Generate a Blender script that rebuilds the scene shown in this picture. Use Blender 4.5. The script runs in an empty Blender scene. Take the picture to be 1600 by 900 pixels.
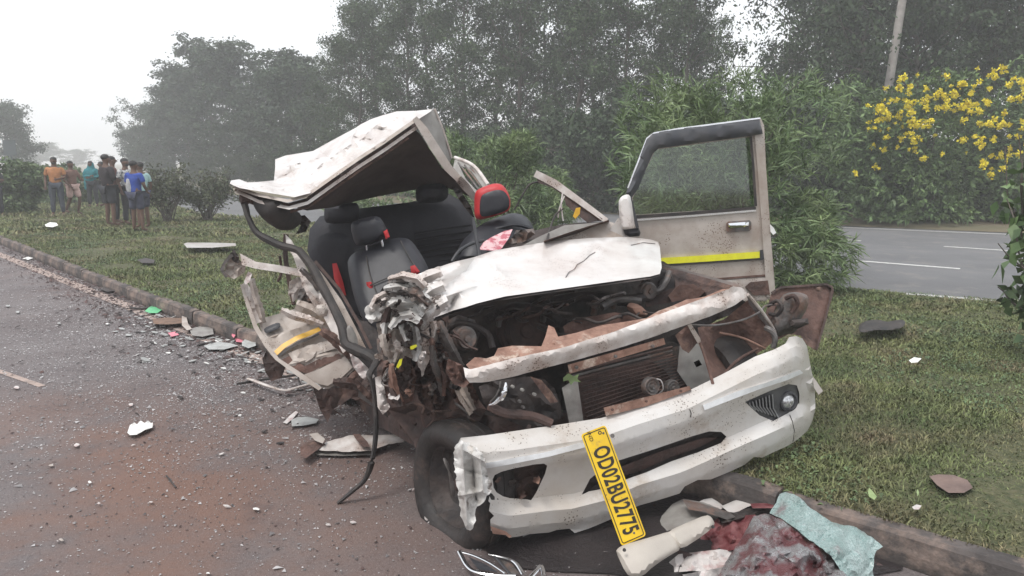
import bpy, math, random
import numpy as np
from mathutils import Vector, Matrix, noise
from mathutils.geometry import delaunay_2d_cdt
R = math.radians
scene = bpy.context.scene
col = scene.collection
random.seed(7); rng = np.random.default_rng(7)

# ---------------- camera ----------------
FPX, PITCH, CAMZ = 1164.0, math.atan(198 / 1164.0), 1.6      # focal in photo pixels, downward pitch, eye height
cam = bpy.data.objects.new('camera', bpy.data.cameras.new('camera'))
col.objects.link(cam); scene.camera = cam
cam.location = (0, 0, CAMZ); cam.rotation_euler = (R(90) - PITCH, 0, 0)
cam.data.sensor_width = 36; cam.data.lens = 36 * FPX / 1600
cam.data.clip_start = 0.05; cam.data.clip_end = 2000

# ---------------- world, sun, exposure ----------------
SUN_EL, SUN_AZ = R(62), R(222)
w = bpy.data.worlds.new('World'); scene.world = w; w.use_nodes = True
nt = w.node_tree; nt.nodes.clear()
sky = nt.nodes.new('ShaderNodeTexSky'); sky.sky_type = 'NISHITA'; sky.sun_disc = False
sky.sun_elevation = SUN_EL; sky.sun_rotation = SUN_AZ; sky.dust_density = 6; sky.air_density = 1.5
mixw = nt.nodes.new('ShaderNodeMixRGB'); mixw.inputs[0].default_value = 0.88
mixw.inputs[2].default_value = (8.25, 8.5, 8.85, 1)           # an even white overcast
bgn = nt.nodes.new('ShaderNodeBackground'); bgn.inputs[1].default_value = 0.105
outw = nt.nodes.new('ShaderNodeOutputWorld')
nt.links.new(sky.outputs[0], mixw.inputs[1]); nt.links.new(mixw.outputs[0], bgn.inputs[0]); nt.links.new(bgn.outputs[0], outw.inputs[0])
sun = bpy.data.objects.new('sun', bpy.data.lights.new('sun', 'SUN')); col.objects.link(sun)
sun.data.energy = 1.4; sun.data.angle = R(16); sun.data.color = (1, 0.97, 0.93)
sdir = Vector((math.sin(SUN_AZ) * math.cos(SUN_EL), math.cos(SUN_AZ) * math.cos(SUN_EL), math.sin(SUN_EL)))
sun.rotation_euler = sdir.to_track_quat('Z', 'Y').to_euler()
scene.view_settings.view_transform = 'Standard'; scene.view_settings.look = 'None'
scene.view_settings.exposure = 0.58; scene.view_settings.gamma = 1
scene.render.engine = 'CYCLES'
scene.cycles.volume_bounces = 3; scene.cycles.max_bounces = 8; scene.cycles.transparent_max_bounces = 12

# ---------------- projection helpers: where a spot of the photo lies in the place ----------------
cP, sP = math.cos(PITCH), math.sin(PITCH)
def ray(px, py):
    x = (px - 800) / FPX; y = -(py - 450) / FPX
    return x, cP + y * sP, -sP + y * cP
def P(px, py, Y):
    r = ray(px, py); t = Y / r[1]
    return Vector((r[0] * t, Y, CAMZ + r[2] * t))
def Yz(px, py, z):
    r = ray(px, py); return r[1] * (z - CAMZ) / r[2]
def G(px, py, z=0.0):
    r = ray(px, py); t = (z - CAMZ) / r[2]
    return Vector((r[0] * t, r[1] * t, z))

# ---------------- materials ----------------
M = {}
def node(nt, t, **kw):
    n = nt.nodes.new(t)
    for k, v in kw.items(): setattr(n, k, v)
    return n
def c4(c): return (c[0], c[1], c[2], 1)
def mat(name, c1, c2=None, scale=4, rough=.6, metal=0, bump=0, bscale=None, speck=None, sscale=60, sthr=.12, c3=None, c3scale=1.5, c3lo=.5, c3hi=.65,
        coat=0, emit=None, alpha=1, trans=0, detail=6, island=0, spec=None, lo=.38, hi=.66):
    m = bpy.data.materials.new(name); m.use_nodes = True; t = m.node_tree
    b = t.nodes['Principled BSDF']; L = t.links
    tc = node(t, 'ShaderNodeTexCoord')
    cur = None
    if c2 is not None:
        n = node(t, 'ShaderNodeTexNoise'); n.inputs['Scale'].default_value = scale; n.inputs['Detail'].default_value = detail; n.inputs['Roughness'].default_value = .62
        L.new(tc.outputs['Object'], n.inputs['Vector'])
        r = node(t, 'ShaderNodeMapRange'); r.inputs[1].default_value = lo; r.inputs[2].default_value = hi
        L.new(n.outputs[0], r.inputs[0])
        mx = node(t, 'ShaderNodeMixRGB'); mx.inputs[1].default_value = c4(c1); mx.inputs[2].default_value = c4(c2)
        L.new(r.outputs[0], mx.inputs[0]); cur = mx.outputs[0]
    def stack(fac, colour):
        nonlocal cur
        mx = node(t, 'ShaderNodeMixRGB'); mx.inputs[2].default_value = c4(colour)
        if cur is None: mx.inputs[1].default_value = c4(c1)
        else: L.new(cur, mx.inputs[1])
        L.new(fac, mx.inputs[0]); cur = mx.outputs[0]
    if c3 is not None:
        n = node(t, 'ShaderNodeTexNoise'); n.inputs['Scale'].default_value = c3scale; n.inputs['Detail'].default_value = 8; n.inputs['Roughness'].default_value = .7
        mp = node(t, 'ShaderNodeMapping'); mp.inputs['Location'].default_value = (3.3, 7.1, 1.9)
        L.new(tc.outputs['Object'], mp.inputs[0]); L.new(mp.outputs[0], n.inputs['Vector'])
        r = node(t, 'ShaderNodeMapRange'); r.inputs[1].default_value = c3lo; r.inputs[2].default_value = c3hi
        L.new(n.outputs[0], r.inputs[0]); stack(r.outputs[0], c3)
    if speck is not None:
        v = node(t, 'ShaderNodeTexVoronoi'); v.inputs['Scale'].default_value = sscale
        L.new(tc.outputs['Object'], v.inputs['Vector'])
        n = node(t, 'ShaderNodeTexNoise'); n.inputs['Scale'].default_value = 6; L.new(tc.outputs['Object'], n.inputs['Vector'])
        r0 = node(t, 'ShaderNodeMapRange'); r0.inputs[1].default_value = .4; r0.inputs[2].default_value = .7; r0.inputs[3].default_value = 0; r0.inputs[4].default_value = sthr * 2
        L.new(n.outputs[0], r0.inputs[0])
        lt = node(t, 'ShaderNodeMath', operation='LESS_THAN'); L.new(v.outputs['Distance'], lt.inputs[0]); L.new(r0.outputs[0], lt.inputs[1])
        ml = node(t, 'ShaderNodeMath', operation='MULTIPLY'); ml.inputs[1].default_value = .75; L.new(lt.outputs[0], ml.inputs[0])
        stack(ml.outputs[0], speck)
    if island:
        g = node(t, 'ShaderNodeNewGeometry'); hs = node(t, 'ShaderNodeHueSaturation')
        r = node(t, 'ShaderNodeMapRange'); r.inputs[3].default_value = 1 - island; r.inputs[4].default_value = 1 + island
        L.new(g.outputs['Random Per Island'], r.inputs[0]); L.new(r.outputs[0], hs.inputs['Value'])
        if cur is None: hs.inputs['Color'].default_value = c4(c1)
        else: L.new(cur, hs.inputs['Color'])
        cur = hs.outputs[0]
    if cur is None: b.inputs['Base Color'].default_value = c4(c1)
    else: L.new(cur, b.inputs['Base Color'])
    b.inputs['Roughness'].default_value = rough; b.inputs['Metallic'].default_value = metal
    if spec is not None: b.inputs['Specular IOR Level'].default_value = spec
    if coat: b.inputs['Coat Weight'].default_value = coat; b.inputs['Coat Roughness'].default_value = .15
    if alpha < 1: b.inputs['Alpha'].default_value = alpha
    if trans: b.inputs['Transmission Weight'].default_value = trans
    if emit: b.inputs['Emission Color'].default_value = c4(emit); b.inputs['Emission Strength'].default_value = 1
    if bump:
        n = node(t, 'ShaderNodeTexNoise'); n.inputs['Scale'].default_value = bscale or scale * 3; n.inputs['Detail'].default_value = 8
        L.new(tc.outputs['Object'], n.inputs['Vector'])
        bp = node(t, 'ShaderNodeBump'); bp.inputs['Strength'].default_value = bump; bp.inputs['Distance'].default_value = .02
        L.new(n.outputs[0], bp.inputs['Height']); L.new(bp.outputs[0], b.inputs['Normal'])
    M[name] = m; return m

mat('white_paint', (.64, .62, .60), (.50, .44, .41), 3, .28, speck=(.12, .07, .05), sscale=90, sthr=.13, bump=.12, bscale=9, coat=.25)
mat('white_dirty', (.66, .62, .59), (.40, .32, .28), 6, .38, speck=(.10, .06, .04), sscale=80, sthr=.2, bump=.2, bscale=14, coat=.1)
mat('roof_paint', (.66, .63, .61), (.47, .41, .38), 5, .35, bump=.25, bscale=12, coat=.2, c3=(.33, .26, .23), c3scale=7, c3lo=.62, c3hi=.75)
mat('bumper_white', (.60, .58, .56), (.50, .455, .41), 3, .30, speck=(.10, .07, .05), sscale=75, sthr=.17, bump=.15, bscale=10, coat=.15, c3=(.38, .31, .25), c3scale=3.5, c3lo=.56, c3hi=.72)
mat('beige_paint', (.47, .42, .38), (.33, .27, .23), 5, .5, speck=(.13, .08, .06), sscale=70, sthr=.16, bump=.15, bscale=10, coat=.1)
mat('rust', (.15, .085, .068), (.075, .045, .038), 9, .85, bump=.5, bscale=30, c3=(.26, .16, .12), c3scale=5, c3lo=.55, c3hi=.7)
mat('rust_bright', (.34, .20, .15), (.17, .09, .065), 12, .8, bump=.4, bscale=30, c3=(.6, .5, .42), c3scale=7, c3lo=.55, c3hi=.68)
mat('rust_dark', (.085, .05, .042), (.035, .024, .022), 8, .8, bump=.6, bscale=25, c3=(.17, .10, .075), c3scale=4, c3lo=.55, c3hi=.7)
mat('engine_dark', (.022, .018, .018), (.06, .045, .04), 9, .65, bump=.5, bscale=25)
mat('engine_grey', (.16, .15, .145), (.07, .06, .055), 10, .5, .3, bump=.4, bscale=30, c3=(.2, .12, .09), c3scale=6, c3lo=.5, c3hi=.65)
mat('black_plastic', (.028, .029, .034), (.05, .05, .055), 8, .5, bump=.1, bscale=40)
mat('visor_plastic', (.045, .048, .058), (.075, .075, .08), 6, .38, bump=.06, bscale=30)
mat('black_rubber', (.022, .02, .02), (.05, .04, .036), 10, .65, bump=.2, bscale=30)
mat('tyre_rubber', (.016, .014, .014), (.034, .027, .025), 9, .62, bump=.25, bscale=40, c3=(.085, .06, .05), c3scale=6, c3lo=.54, c3hi=.70, detail=10)
mat('seat_leather', (.016, .017, .023), (.028, .028, .035), 4, .48, bump=.15, bscale=12)
mat('seat_back_cloth', (.009, .009, .014), (.016, .016, .022), 6, .7, bump=.15, bscale=40)
mat('red_leather', (.55, .03, .035), (.40, .025, .03), 6, .5, bump=.1)
mat('chrome', (.75, .76, .78), None, rough=.15, metal=1)
mat('silver_torn', (.62, .62, .60), (.32, .31, .30), 14, .38, .35, bump=.9, bscale=35, c3=(.20, .17, .15), c3scale=11, c3lo=.55, c3hi=.66)
mat('yellow_reflector', (.80, .78, .03), (.70, .66, .04), 20, .35)
mat('amber_reflector', (.72, .42, .03), (.55, .30, .03), 20, .4)
mat('white_reflector', (.85, .86, .87), (.7, .7, .7), 18, .35)
mat('plate_yellow', (.80, .53, .01), (.66, .41, .015), 6, .4, c3=(.42, .27, .06), c3scale=9, c3lo=.58, c3hi=.72, speck=(.3, .17, .03), sscale=60, sthr=.14)
mat('plate_black', (.02, .015, .01), None, rough=.5)
mat('roof_lining', (.115, .085, .078), (.075, .055, .05), 5, .85, bump=.1, bscale=60)
mat('lining_dark', (.055, .04, .037), (.03, .022, .02), 6, .8, bump=.3)
mat('radiator', (.075, .042, .035), (.045, .028, .024), 14, .8, bump=.4, bscale=60)
mat('pink_cloth', (.62, .42, .43), (.42, .12, .15), 25, .9, bump=.3, lo=.45, hi=.55)
mat('trim_beige', (.46, .42, .37), (.40, .36, .32), 5, .5, bump=.05, speck=(.2, .15, .12), sscale=60, sthr=.08)
mat('panel_grey', (.28, .27, .25), (.19, .17, .16), 7, .6, bump=.2)
mat('stained_cloth', (.11, .016, .02), (.26, .11, .11), 12, .65, bump=.7, bscale=30)
mat('liner_white', (.58, .54, .52), (.42, .27, .26), 12, .6, bump=.4, lo=.5, hi=.7)
mat('green_plastic', (.12, .50, .22), (.10, .4, .2), 8, .5)
mat('pink_plastic', (.75, .22, .28), (.6, .2, .25), 8, .5)
mat('paper_white', (.80, .80, .78), (.65, .63, .6), 12, .8, bump=.3)
mat('grey_foam', (.42, .43, .42), (.3, .3, .29), 9, .8, bump=.3)
mat('stone_brown', (.20, .14, .12), (.13, .09, .08), 6, .9, bump=.4)
mat('wood', (.20, .12, .08), (.12, .075, .055), 15, .8, bump=.3)
mat('concrete', (.105, .09, .085), (.05, .044, .042), 6, .9, bump=.6, bscale=22, c3=(.24, .18, .15), c3scale=4, c3lo=.5, c3hi=.66)
mat('pole_concrete', (.36, .33, .31), (.26, .24, .22), 4, .9, bump=.2)
mat('bark', (.13, .11, .095), (.07, .058, .05), 8, .95, bump=.6)
mat('bark_pale', (.22, .20, .18), (.12, .105, .09), 8, .95, bump=.5)
mat('leaf_tall', (.030, .052, .022), (.062, .095, .038), 1.2, .75, island=.45)
mat('leaf_dark', (.020, .038, .015), (.045, .075, .028), 1.5, .75, island=.45)
mat('leaf_far', (.034, .056, .032), (.058, .086, .046), .8, .8, island=.35)
mat('leaf_oleander', (.09, .145, .06), (.19, .25, .105), 1.8, .55, island=.45)
mat('leaf_flowering', (.07, .12, .042), (.125, .19, .062), 1.5, .6, island=.45)
mat('leaf_hedge', (.07, .115, .05), (.14, .19, .08), 2, .65, island=.4)
mat('leaf_shrub', (.06, .075, .04), (.10, .11, .06), 2, .7, island=.45)
mat('leaf_broad', (.055, .10, .035), (.11, .17, .06), 5, .5, island=.35)
mat('petal_yellow', (.80, .70, .03), (.78, .62, .02), 5, .6, island=.15)
mat('grass_blade', (.080, .112, .040), (.185, .205, .082), 2.2, .75, island=.5, c3=(.20, .155, .095), c3scale=1.3, c3lo=.48, c3hi=.68)
mat('grass_soil', (.055, .066, .026), (.12, .115, .060), 22, .95, bump=1, bscale=60, c3=(.17, .12, .08), c3scale=.7, c3lo=.52, c3hi=.7)
mat('field_soil', (.13, .12, .07), (.20, .15, .10), .3, .95, bump=.4, bscale=4)
mat('skin_brown', (.13, .068, .045), (.10, .055, .038), 8, .6)
mat('hair_black', (.012, .011, .011), None, rough=.6)
mat('line_paint', (.62, .62, .60), (.42, .41, .40), 12, .7)
mat('line_worn', (.40, .31, .27), (.27, .21, .185), 10, .85, c3=(.15, .11, .10), c3scale=7, c3lo=.60, c3hi=.66)
mat('glass_crumb', (.36, .35, .35), (.15, .13, .13), 2, .5, island=.7)
mat('gravel_bits', (.10, .06, .055), (.035, .03, .03), 3, .9, island=.5)
mat('sign_grey', (.07, .085, .09), None, rough=.6)
mat('lamp_glass', (.75, .76, .78), (.3, .3, .3), 60, .12, .6)

def road_material(name):
    """worn asphalt: stone grain, darker rolled tracks, red laterite dust that has blown onto one stretch"""
    m = bpy.data.materials.new(name); m.use_nodes = True; t = m.node_tree; b = t.nodes['Principled BSDF']; L = t.links; M[name] = m
    tc = node(t, 'ShaderNodeTexCoord')
    def nz(scale, detail=6, rough=.6, loc=(0, 0, 0), sc=(1, 1, 1)):
        mp = node(t, 'ShaderNodeMapping'); mp.inputs['Location'].default_value = loc; mp.inputs['Scale'].default_value = sc; L.new(tc.outputs['Object'], mp.inputs[0])
        n = node(t, 'ShaderNodeTexNoise'); n.inputs['Scale'].default_value = scale; n.inputs['Detail'].default_value = detail; n.inputs['Roughness'].default_value = rough; L.new(mp.outputs[0], n.inputs['Vector']); return n.outputs[0]
    def rng_(src, a, b_, c=0, d=1):
        r = node(t, 'ShaderNodeMapRange'); r.inputs[1].default_value = a; r.inputs[2].default_value = b_; r.inputs[3].default_value = c; r.inputs[4].default_value = d; L.new(src, r.inputs[0]); return r.outputs[0]
    def mix(fac, a, b_):
        x = node(t, 'ShaderNodeMixRGB')
        if isinstance(a, tuple): x.inputs[1].default_value = c4(a)
        else: L.new(a, x.inputs[1])
        x.inputs[2].default_value = c4(b_); L.new(fac, x.inputs[0]); return x.outputs[0]
    def mul(a, b_):
        x = node(t, 'ShaderNodeMath', operation='MULTIPLY'); L.new(a, x.inputs[0]); L.new(b_, x.inputs[1]); return x.outputs[0]
    c = mix(rng_(nz(.7, 8, .65), .4, .62), (.158, .136, .134), (.112, .092, .092))
    c = mix(rng_(nz(70, 3, .7), .5, .72, 0, .8), c, (.055, .045, .045))
    c = mix(rng_(nz(95, 2, .6, (5, 2, 0)), .60, .72, 0, .7), c, (.30, .27, .26))
    # red dust: strongest in the lane middle close by, thinning out up the road
    for (cx, cy, rad, amt, lo_) in ((-2.4, 2.9, 2.9, .75, .40), (-1.2, 4.3, 1.7, .55, .46), (-7.0, 9.5, 3.6, .35, .5)):
        vd = node(t, 'ShaderNodeVectorMath', operation='DISTANCE'); vd.inputs[1].default_value = (cx, cy, 0); L.new(tc.outputs['Object'], vd.inputs[0])
        msk = rng_(vd.outputs['Value'], rad * .35, rad, amt, 0)
        c = mix(mul(msk, rng_(nz(1.1, 9, .68, (cx, cy, 2)), lo_, lo_ + .2)), c, (.185, .098, .068))
    # old fluid marks
    c = mix(rng_(nz(1.7, 7, .7, (9, 4, 1)), .60, .70, 0, .55), c, (.060, .046, .048))
    # fine pale scratches
    c = mix(rng_(nz(9, 4, .7, (0, 0, 0), (1, .08, 1)), .70, .76, 0, .30), c, (.33, .30, .29))
    L.new(c, b.inputs['Base Color']); L.new(rng_(nz(1.3, 5), .35, .65, .62, .9), b.inputs['Roughness'])
    bp = node(t, 'ShaderNodeBump'); bp.inputs['Strength'].default_value = .8; bp.inputs['Distance'].default_value = .006; L.new(nz(120, 4, .75), bp.inputs['Height']); L.new(bp.outputs[0], b.inputs['Normal'])
road_material('asphalt_near')
mat('asphalt_far', (.155, .155, .160), (.120, .120, .126), .5, .85, bump=.4, bscale=90, c3=(.20, .19, .18), c3scale=2.5, c3lo=.52, c3hi=.72, detail=9)
def shattered(name, ca, cb, stain, lo_, scale=95):
    """laminated glass gone to crumbs: small cells with pale cracks"""
    m = bpy.data.materials.new(name); m.use_nodes = True; t = m.node_tree; b = t.nodes['Principled BSDF']; L = t.links; M[name] = m
    tc = node(t, 'ShaderNodeTexCoord'); v = node(t, 'ShaderNodeTexVoronoi', feature='DISTANCE_TO_EDGE'); v.inputs['Scale'].default_value = scale; L.new(tc.outputs['Object'], v.inputs['Vector'])
    v2 = node(t, 'ShaderNodeTexVoronoi'); v2.inputs['Scale'].default_value = scale; L.new(tc.outputs['Object'], v2.inputs['Vector'])
    r = node(t, 'ShaderNodeMapRange'); r.inputs[1].default_value = .02; r.inputs[2].default_value = .10; r.inputs[3].default_value = .6; r.inputs[4].default_value = 0; L.new(v.outputs[0], r.inputs[0])
    n = node(t, 'ShaderNodeTexNoise'); n.inputs['Scale'].default_value = 5; n.inputs['Detail'].default_value = 8; n.inputs['Roughness'].default_value = .7; L.new(tc.outputs['Object'], n.inputs['Vector'])
    r2 = node(t, 'ShaderNodeMapRange'); r2.inputs[1].default_value = .35; r2.inputs[2].default_value = .65; L.new(n.outputs[0], r2.inputs[0])
    m0 = node(t, 'ShaderNodeMixRGB'); m0.inputs[1].default_value = c4(ca); m0.inputs[2].default_value = c4(cb); L.new(r2.outputs[0], m0.inputs[0])
    m1 = node(t, 'ShaderNodeMixRGB'); m1.blend_type = 'MULTIPLY'; m1.inputs[0].default_value = .35; bw = node(t, 'ShaderNodeRGBToBW'); L.new(v2.outputs['Color'], bw.inputs[0]); L.new(m0.outputs[0], m1.inputs[1]); L.new(bw.outputs[0], m1.inputs[2])
    m2 = node(t, 'ShaderNodeMixRGB'); L.new(r.outputs[0], m2.inputs[0]); L.new(m1.outputs[0], m2.inputs[1]); m2.inputs[2].default_value = (.48, .56, .55, 1)
    mp = node(t, 'ShaderNodeMapping'); mp.inputs['Location'].default_value = (4.1, .3, 2.2); L.new(tc.outputs['Object'], mp.inputs[0])
    n3 = node(t, 'ShaderNodeTexNoise'); n3.inputs['Scale'].default_value = 5.5; n3.inputs['Detail'].default_value = 9; n3.inputs['Roughness'].default_value = .72; L.new(mp.outputs[0], n3.inputs['Vector'])
    r3 = node(t, 'ShaderNodeMapRange'); r3.inputs[1].default_value = lo_; r3.inputs[2].default_value = lo_ + .10; r3.inputs[4].default_value = .88; L.new(n3.outputs[0], r3.inputs[0])
    m3 = node(t, 'ShaderNodeMixRGB'); L.new(r3.outputs[0], m3.inputs[0]); L.new(m2.outputs[0], m3.inputs[1]); m3.inputs[2].default_value = c4(stain)
    L.new(m3.outputs[0], b.inputs['Base Color']); b.inputs['Roughness'].default_value = .28
    bp = node(t, 'ShaderNodeBump'); bp.inputs['Strength'].default_value = .6; bp.inputs['Distance'].default_value = .004; L.new(v2.outputs['Distance'], bp.inputs['Height']); L.new(bp.outputs[0], b.inputs['Normal'])
shattered('sheet_teal', (.19, .31, .295), (.29, .37, .36), (.20, .155, .16), .55)
shattered('sheet_stained', (.25, .235, .25), (.15, .11, .115), (.11, .020, .024), .44, 130)
mat('torn_white', (.66, .65, .63), (.36, .34, .32), 9, .38, bump=.4, bscale=18, c3=(.17, .14, .125), c3scale=8, c3lo=.56, c3hi=.66)
def creased(base, cr):
    """adds folds: cr = [(x0,y0,x1,y1, height towards the eye in m, half width in px)]"""
    if not callable(base): base = TPS(base)
    def f(x, y):
        Y = base(x, y)
        for x0, y0, x1, y1, a, w_ in cr:
            dx, dy = x1 - x0, y1 - y0; t_ = ((x - x0) * dx + (y - y0) * dy) / (dx * dx + dy * dy); tc_ = min(1, max(0, t_)); d_ = math.hypot(x - x0 - dx * tc_, y - y0 - dy * tc_)
            Y -= a * math.exp(-d_ / w_) * (.5 + .5 * math.sin(math.pi * (.1 + .8 * tc_)))
        return Y
    return f
def clines(cr, sp=7):
    o = []
    for x0, y0, x1, y1, a, w_ in cr:
        k = max(2, int(math.hypot(x1 - x0, y1 - y0) / sp)); o.append([(x0 + (x1 - x0) * i / k, y0 + (y1 - y0) * i / k) for i in range(k + 1)])
    return o

mg = bpy.data.materials.new('car_glass'); mg.use_nodes = True; tt = mg.node_tree; tt.nodes.clear()
_o = node(tt, 'ShaderNodeOutputMaterial'); _t = node(tt, 'ShaderNodeBsdfTransparent'); _t.inputs[0].default_value = (.84, .87, .85, 1)
_g = node(tt, 'ShaderNodeBsdfGlossy'); _g.inputs['Roughness'].default_value = .06; _g.inputs[0].default_value = (.9, .9, .9, 1)
_m = node(tt, 'ShaderNodeMixShader'); _m.inputs[0].default_value = .06
tt.links.new(_t.outputs[0], _m.inputs[1]); tt.links.new(_g.outputs[0], _m.inputs[2]); tt.links.new(_m.outputs[0], _o.inputs[0]); M['car_glass'] = mg

def plain(name, c, rough=.8):
    if name not in M: mat(name, c, tuple(v * .75 for v in c), 14, rough, bump=.3, bscale=18)
    return M[name]

# ---------------- object helpers ----------------
def tag(o, label=None, cat=None, group=None, kind=None):
    if label: o['label'] = label
    if cat: o['category'] = cat
    if group: o['group'] = group
    if kind: o['kind'] = kind
    return o
def empty(name, loc, rz=0):
    o = bpy.data.objects.new(name, None); col.objects.link(o); o.location = loc; o.rotation_euler = (0, 0, rz)
    o.empty_display_size = .2; return o
def link(name, me, parent=None, loc=None):
    o = bpy.data.objects.new(name, me); col.objects.link(o)
    if parent is not None: o.parent = parent
    if loc is not None: o.location = loc
    return o
def world_loc(p):
    v = Vector((0, 0, 0))
    while p is not None: v += p.location; p = p.parent
    return v
def meshobj(name, verts, faces, m, parent=None, smooth=True, angle=35):
    """verts in world space; the object sits at its parent's base (or at its own lowest middle point)"""
    V = np.array([tuple(v) for v in verts], dtype=float)
    if parent is not None: base = np.array(world_loc(parent)); loc = (0, 0, 0)
    else: base = np.array([V[:, 0].mean(), V[:, 1].mean(), V[:, 2].min()]); loc = tuple(base)
    me = bpy.data.meshes.new(name); me.from_pydata((V - base).tolist(), [], faces)
    me.materials.append(M[m] if isinstance(m, str) else m)
    if smooth:
        me.polygons.foreach_set('use_smooth', [True] * len(me.polygons))
        me.set_sharp_from_angle(angle=R(angle))
    me.update()
    return link(name, me, parent, loc)
def fastmesh(name, V, F, m):
    """V (n,3), F (k,c) numpy; all faces of c corners"""
    me = bpy.data.meshes.new(name); k, c = F.shape
    me.vertices.add(len(V)); me.vertices.foreach_set('co', V.astype(np.float32).ravel())
    me.loops.add(k * c); me.loops.foreach_set('vertex_index', F.astype(np.int32).ravel())
    me.polygons.add(k); me.polygons.foreach_set('loop_start', np.arange(0, k * c, c, dtype=np.int32))
    me.materials.append(M[m] if isinstance(m, str) else m)
    me.update(calc_edges=True); return me
def tube_geo(pts, r, seg=8, closed_ends=True, flat=1.0):
    pts = [Vector(p) for p in pts]; n = len(pts); rs = r if isinstance(r, (list, tuple)) else [r] * n
    V = []; F = []; up = Vector((.13, .21, 1)).normalized()
    for i, p in enumerate(pts):
        d = (pts[min(i + 1, n - 1)] - pts[max(i - 1, 0)]).normalized()
        a = d.cross(up)
        if a.length < .15: a = d.cross(Vector((1, 0, 0)))
        a.normalize(); b = d.cross(a)
        for k in range(seg):
            t = 2 * math.pi * k / seg; V.append(p + a * math.cos(t) * rs[i] + b * math.sin(t) * rs[i] * flat)
    for i in range(n - 1):
        for k in range(seg):
            k2 = (k + 1) % seg; F.append((i * seg + k, i * seg + k2, (i + 1) * seg + k2, (i + 1) * seg + k))
    if closed_ends: F.append(tuple(range(seg))[::-1]); F.append(tuple((n - 1) * seg + k for k in range(seg)))
    return V, F
def smooth_path(pts, n=6):
    pts = [Vector(p) for p in pts]
    if len(pts) < 3: return pts
    out = []
    for i in range(len(pts) - 1):
        p0, p1, p2, p3 = pts[max(i - 1, 0)], pts[i], pts[i + 1], pts[min(i + 2, len(pts) - 1)]
        for k in range(n):
            t = k / n
            out.append(.5 * ((2 * p1) + (p2 - p0) * t + (2 * p0 - 5 * p1 + 4 * p2 - p3) * t * t + (3 * p1 - p0 - 3 * p2 + p3) * t ** 3))
    out.append(pts[-1]); return out
def merge(gs):
    V = []; F = []
    for v, f in gs:
        o = len(V); V += list(v); F += [tuple(i + o for i in q) for q in f]
    return V, F
def tube(name, pts, r, m, parent=None, seg=8, smooth=True, flat=1.0):
    if smooth:
        n = 5; rs = r
        if isinstance(r, (list, tuple)):
            rs = []
            for i in range(len(r) - 1): rs += [r[i] + (r[i + 1] - r[i]) * k / n for k in range(n)]
            rs.append(r[-1])
        pts = smooth_path(pts, n) if len(pts) > 2 else pts
        if len(pts) == 2 and isinstance(r, (list, tuple)): rs = r
        V, F = tube_geo(pts, rs, seg, flat=flat)
    else: V, F = tube_geo(pts, r, seg, flat=flat)
    return meshobj(name, V, F, m, parent)
def ptube(name, pix, r, m, parent=None, **k):      # pix = (px,py,Y)
    return tube(name, [P(*p) for p in pix], r, m, parent, **k)
def box_geo(c, ax, ay, az):
    c = Vector(c); V = []
    for k in (-1, 1):
        for j in (-1, 1):
            for i in (-1, 1): V.append(c + ax * i + ay * j + az * k)
    return V, [(0, 2, 3, 1), (4, 5, 7, 6), (0, 1, 5, 4), (2, 6, 7, 3), (0, 4, 6, 2), (1, 3, 7, 5)]
def lathe_geo(prof, origin, axis, seg=24, squash=None):
    """prof: list of (r, a) ; revolve about axis through origin"""
    axis = Vector(axis).normalized(); u = axis.cross(Vector((0, 0, 1))).normalized(); v = u.cross(axis)
    V = []; F = []; n = len(prof)
    for k in range(seg):
        t = 2 * math.pi * k / seg
        for r, a in prof:
            cx, cy = math.cos(t) * r, math.sin(t) * r
            if squash: cx, cy = squash(cx, cy, r)
            V.append(Vector(origin) + u * cx + v * cy + axis * a)
    for k in range(seg):
        k2 = (k + 1) % seg
        for i in range(n - 1): F.append((k * n + i, k2 * n + i, k2 * n + i + 1, k * n + i + 1))
    return V, F
def lathe(name, prof, origin, axis, m, parent=None, seg=24, squash=None, angle=35):
    V, F = lathe_geo(prof, origin, axis, seg, squash); return meshobj(name, V, F, m, parent, angle=angle)

# depth fields ---------------------------------------------------------------
class TPS:
    """smooth depth through given (px,py,Y) points"""
    def __init__(s, pts, lam=.0):
        p = np.array(pts, float); s.c = p[:, :2] / 100.; n = len(p)
        def U(r2): return np.where(r2 > 1e-12, r2 * np.log(np.maximum(r2, 1e-12)), 0)
        s.U = U
        if n < 4:
            A = np.c_[np.ones(n), s.c]; s.w = np.zeros(n); s.a = np.linalg.lstsq(A, p[:, 2], rcond=None)[0]; return
        d = ((s.c[:, None] - s.c[None]) ** 2).sum(-1); K = U(d) + lam * np.eye(n); Q = np.c_[np.ones(n), s.c]
        A = np.block([[K, Q], [Q.T, np.zeros((3, 3))]]); sol = np.linalg.lstsq(A, np.r_[p[:, 2], 0, 0, 0], rcond=None)[0]
        s.w = sol[:n]; s.a = sol[n:]
    def __call__(s, px, py):
        q = np.array([px, py]) / 100.; d = ((s.c - q) ** 2).sum(-1)
        return float(s.U(d) @ s.w + s.a[0] + s.a[1:] @ q)
def onz(z, dz=0, f=3): return lambda px, py: Yz(px, py, z + (dz * noise.noise(Vector((px / 40 * f / 3, py / 40 * f / 3, z * 7))) if dz else 0))
def chaikin(pts, it=2):
    for _ in range(it):
        q = []
        for i in range(len(pts)):
            a, b = pts[i], pts[(i + 1) % len(pts)]
            q += [(a[0] * .78 + b[0] * .22, a[1] * .78 + b[1] * .22), (a[0] * .22 + b[0] * .78, a[1] * .22 + b[1] * .78)]
        pts = q
    return pts
def inside(p, poly):
    x, y = p; c = False; n = len(poly); j = n - 1
    for i in range(n):
        xi, yi = poly[i]; xj, yj = poly[j]
        if (yi > y) != (yj > y) and x < (xj - xi) * (y - yi) / (yj - yi) + xi: c = not c
        j = i
    return c
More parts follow.
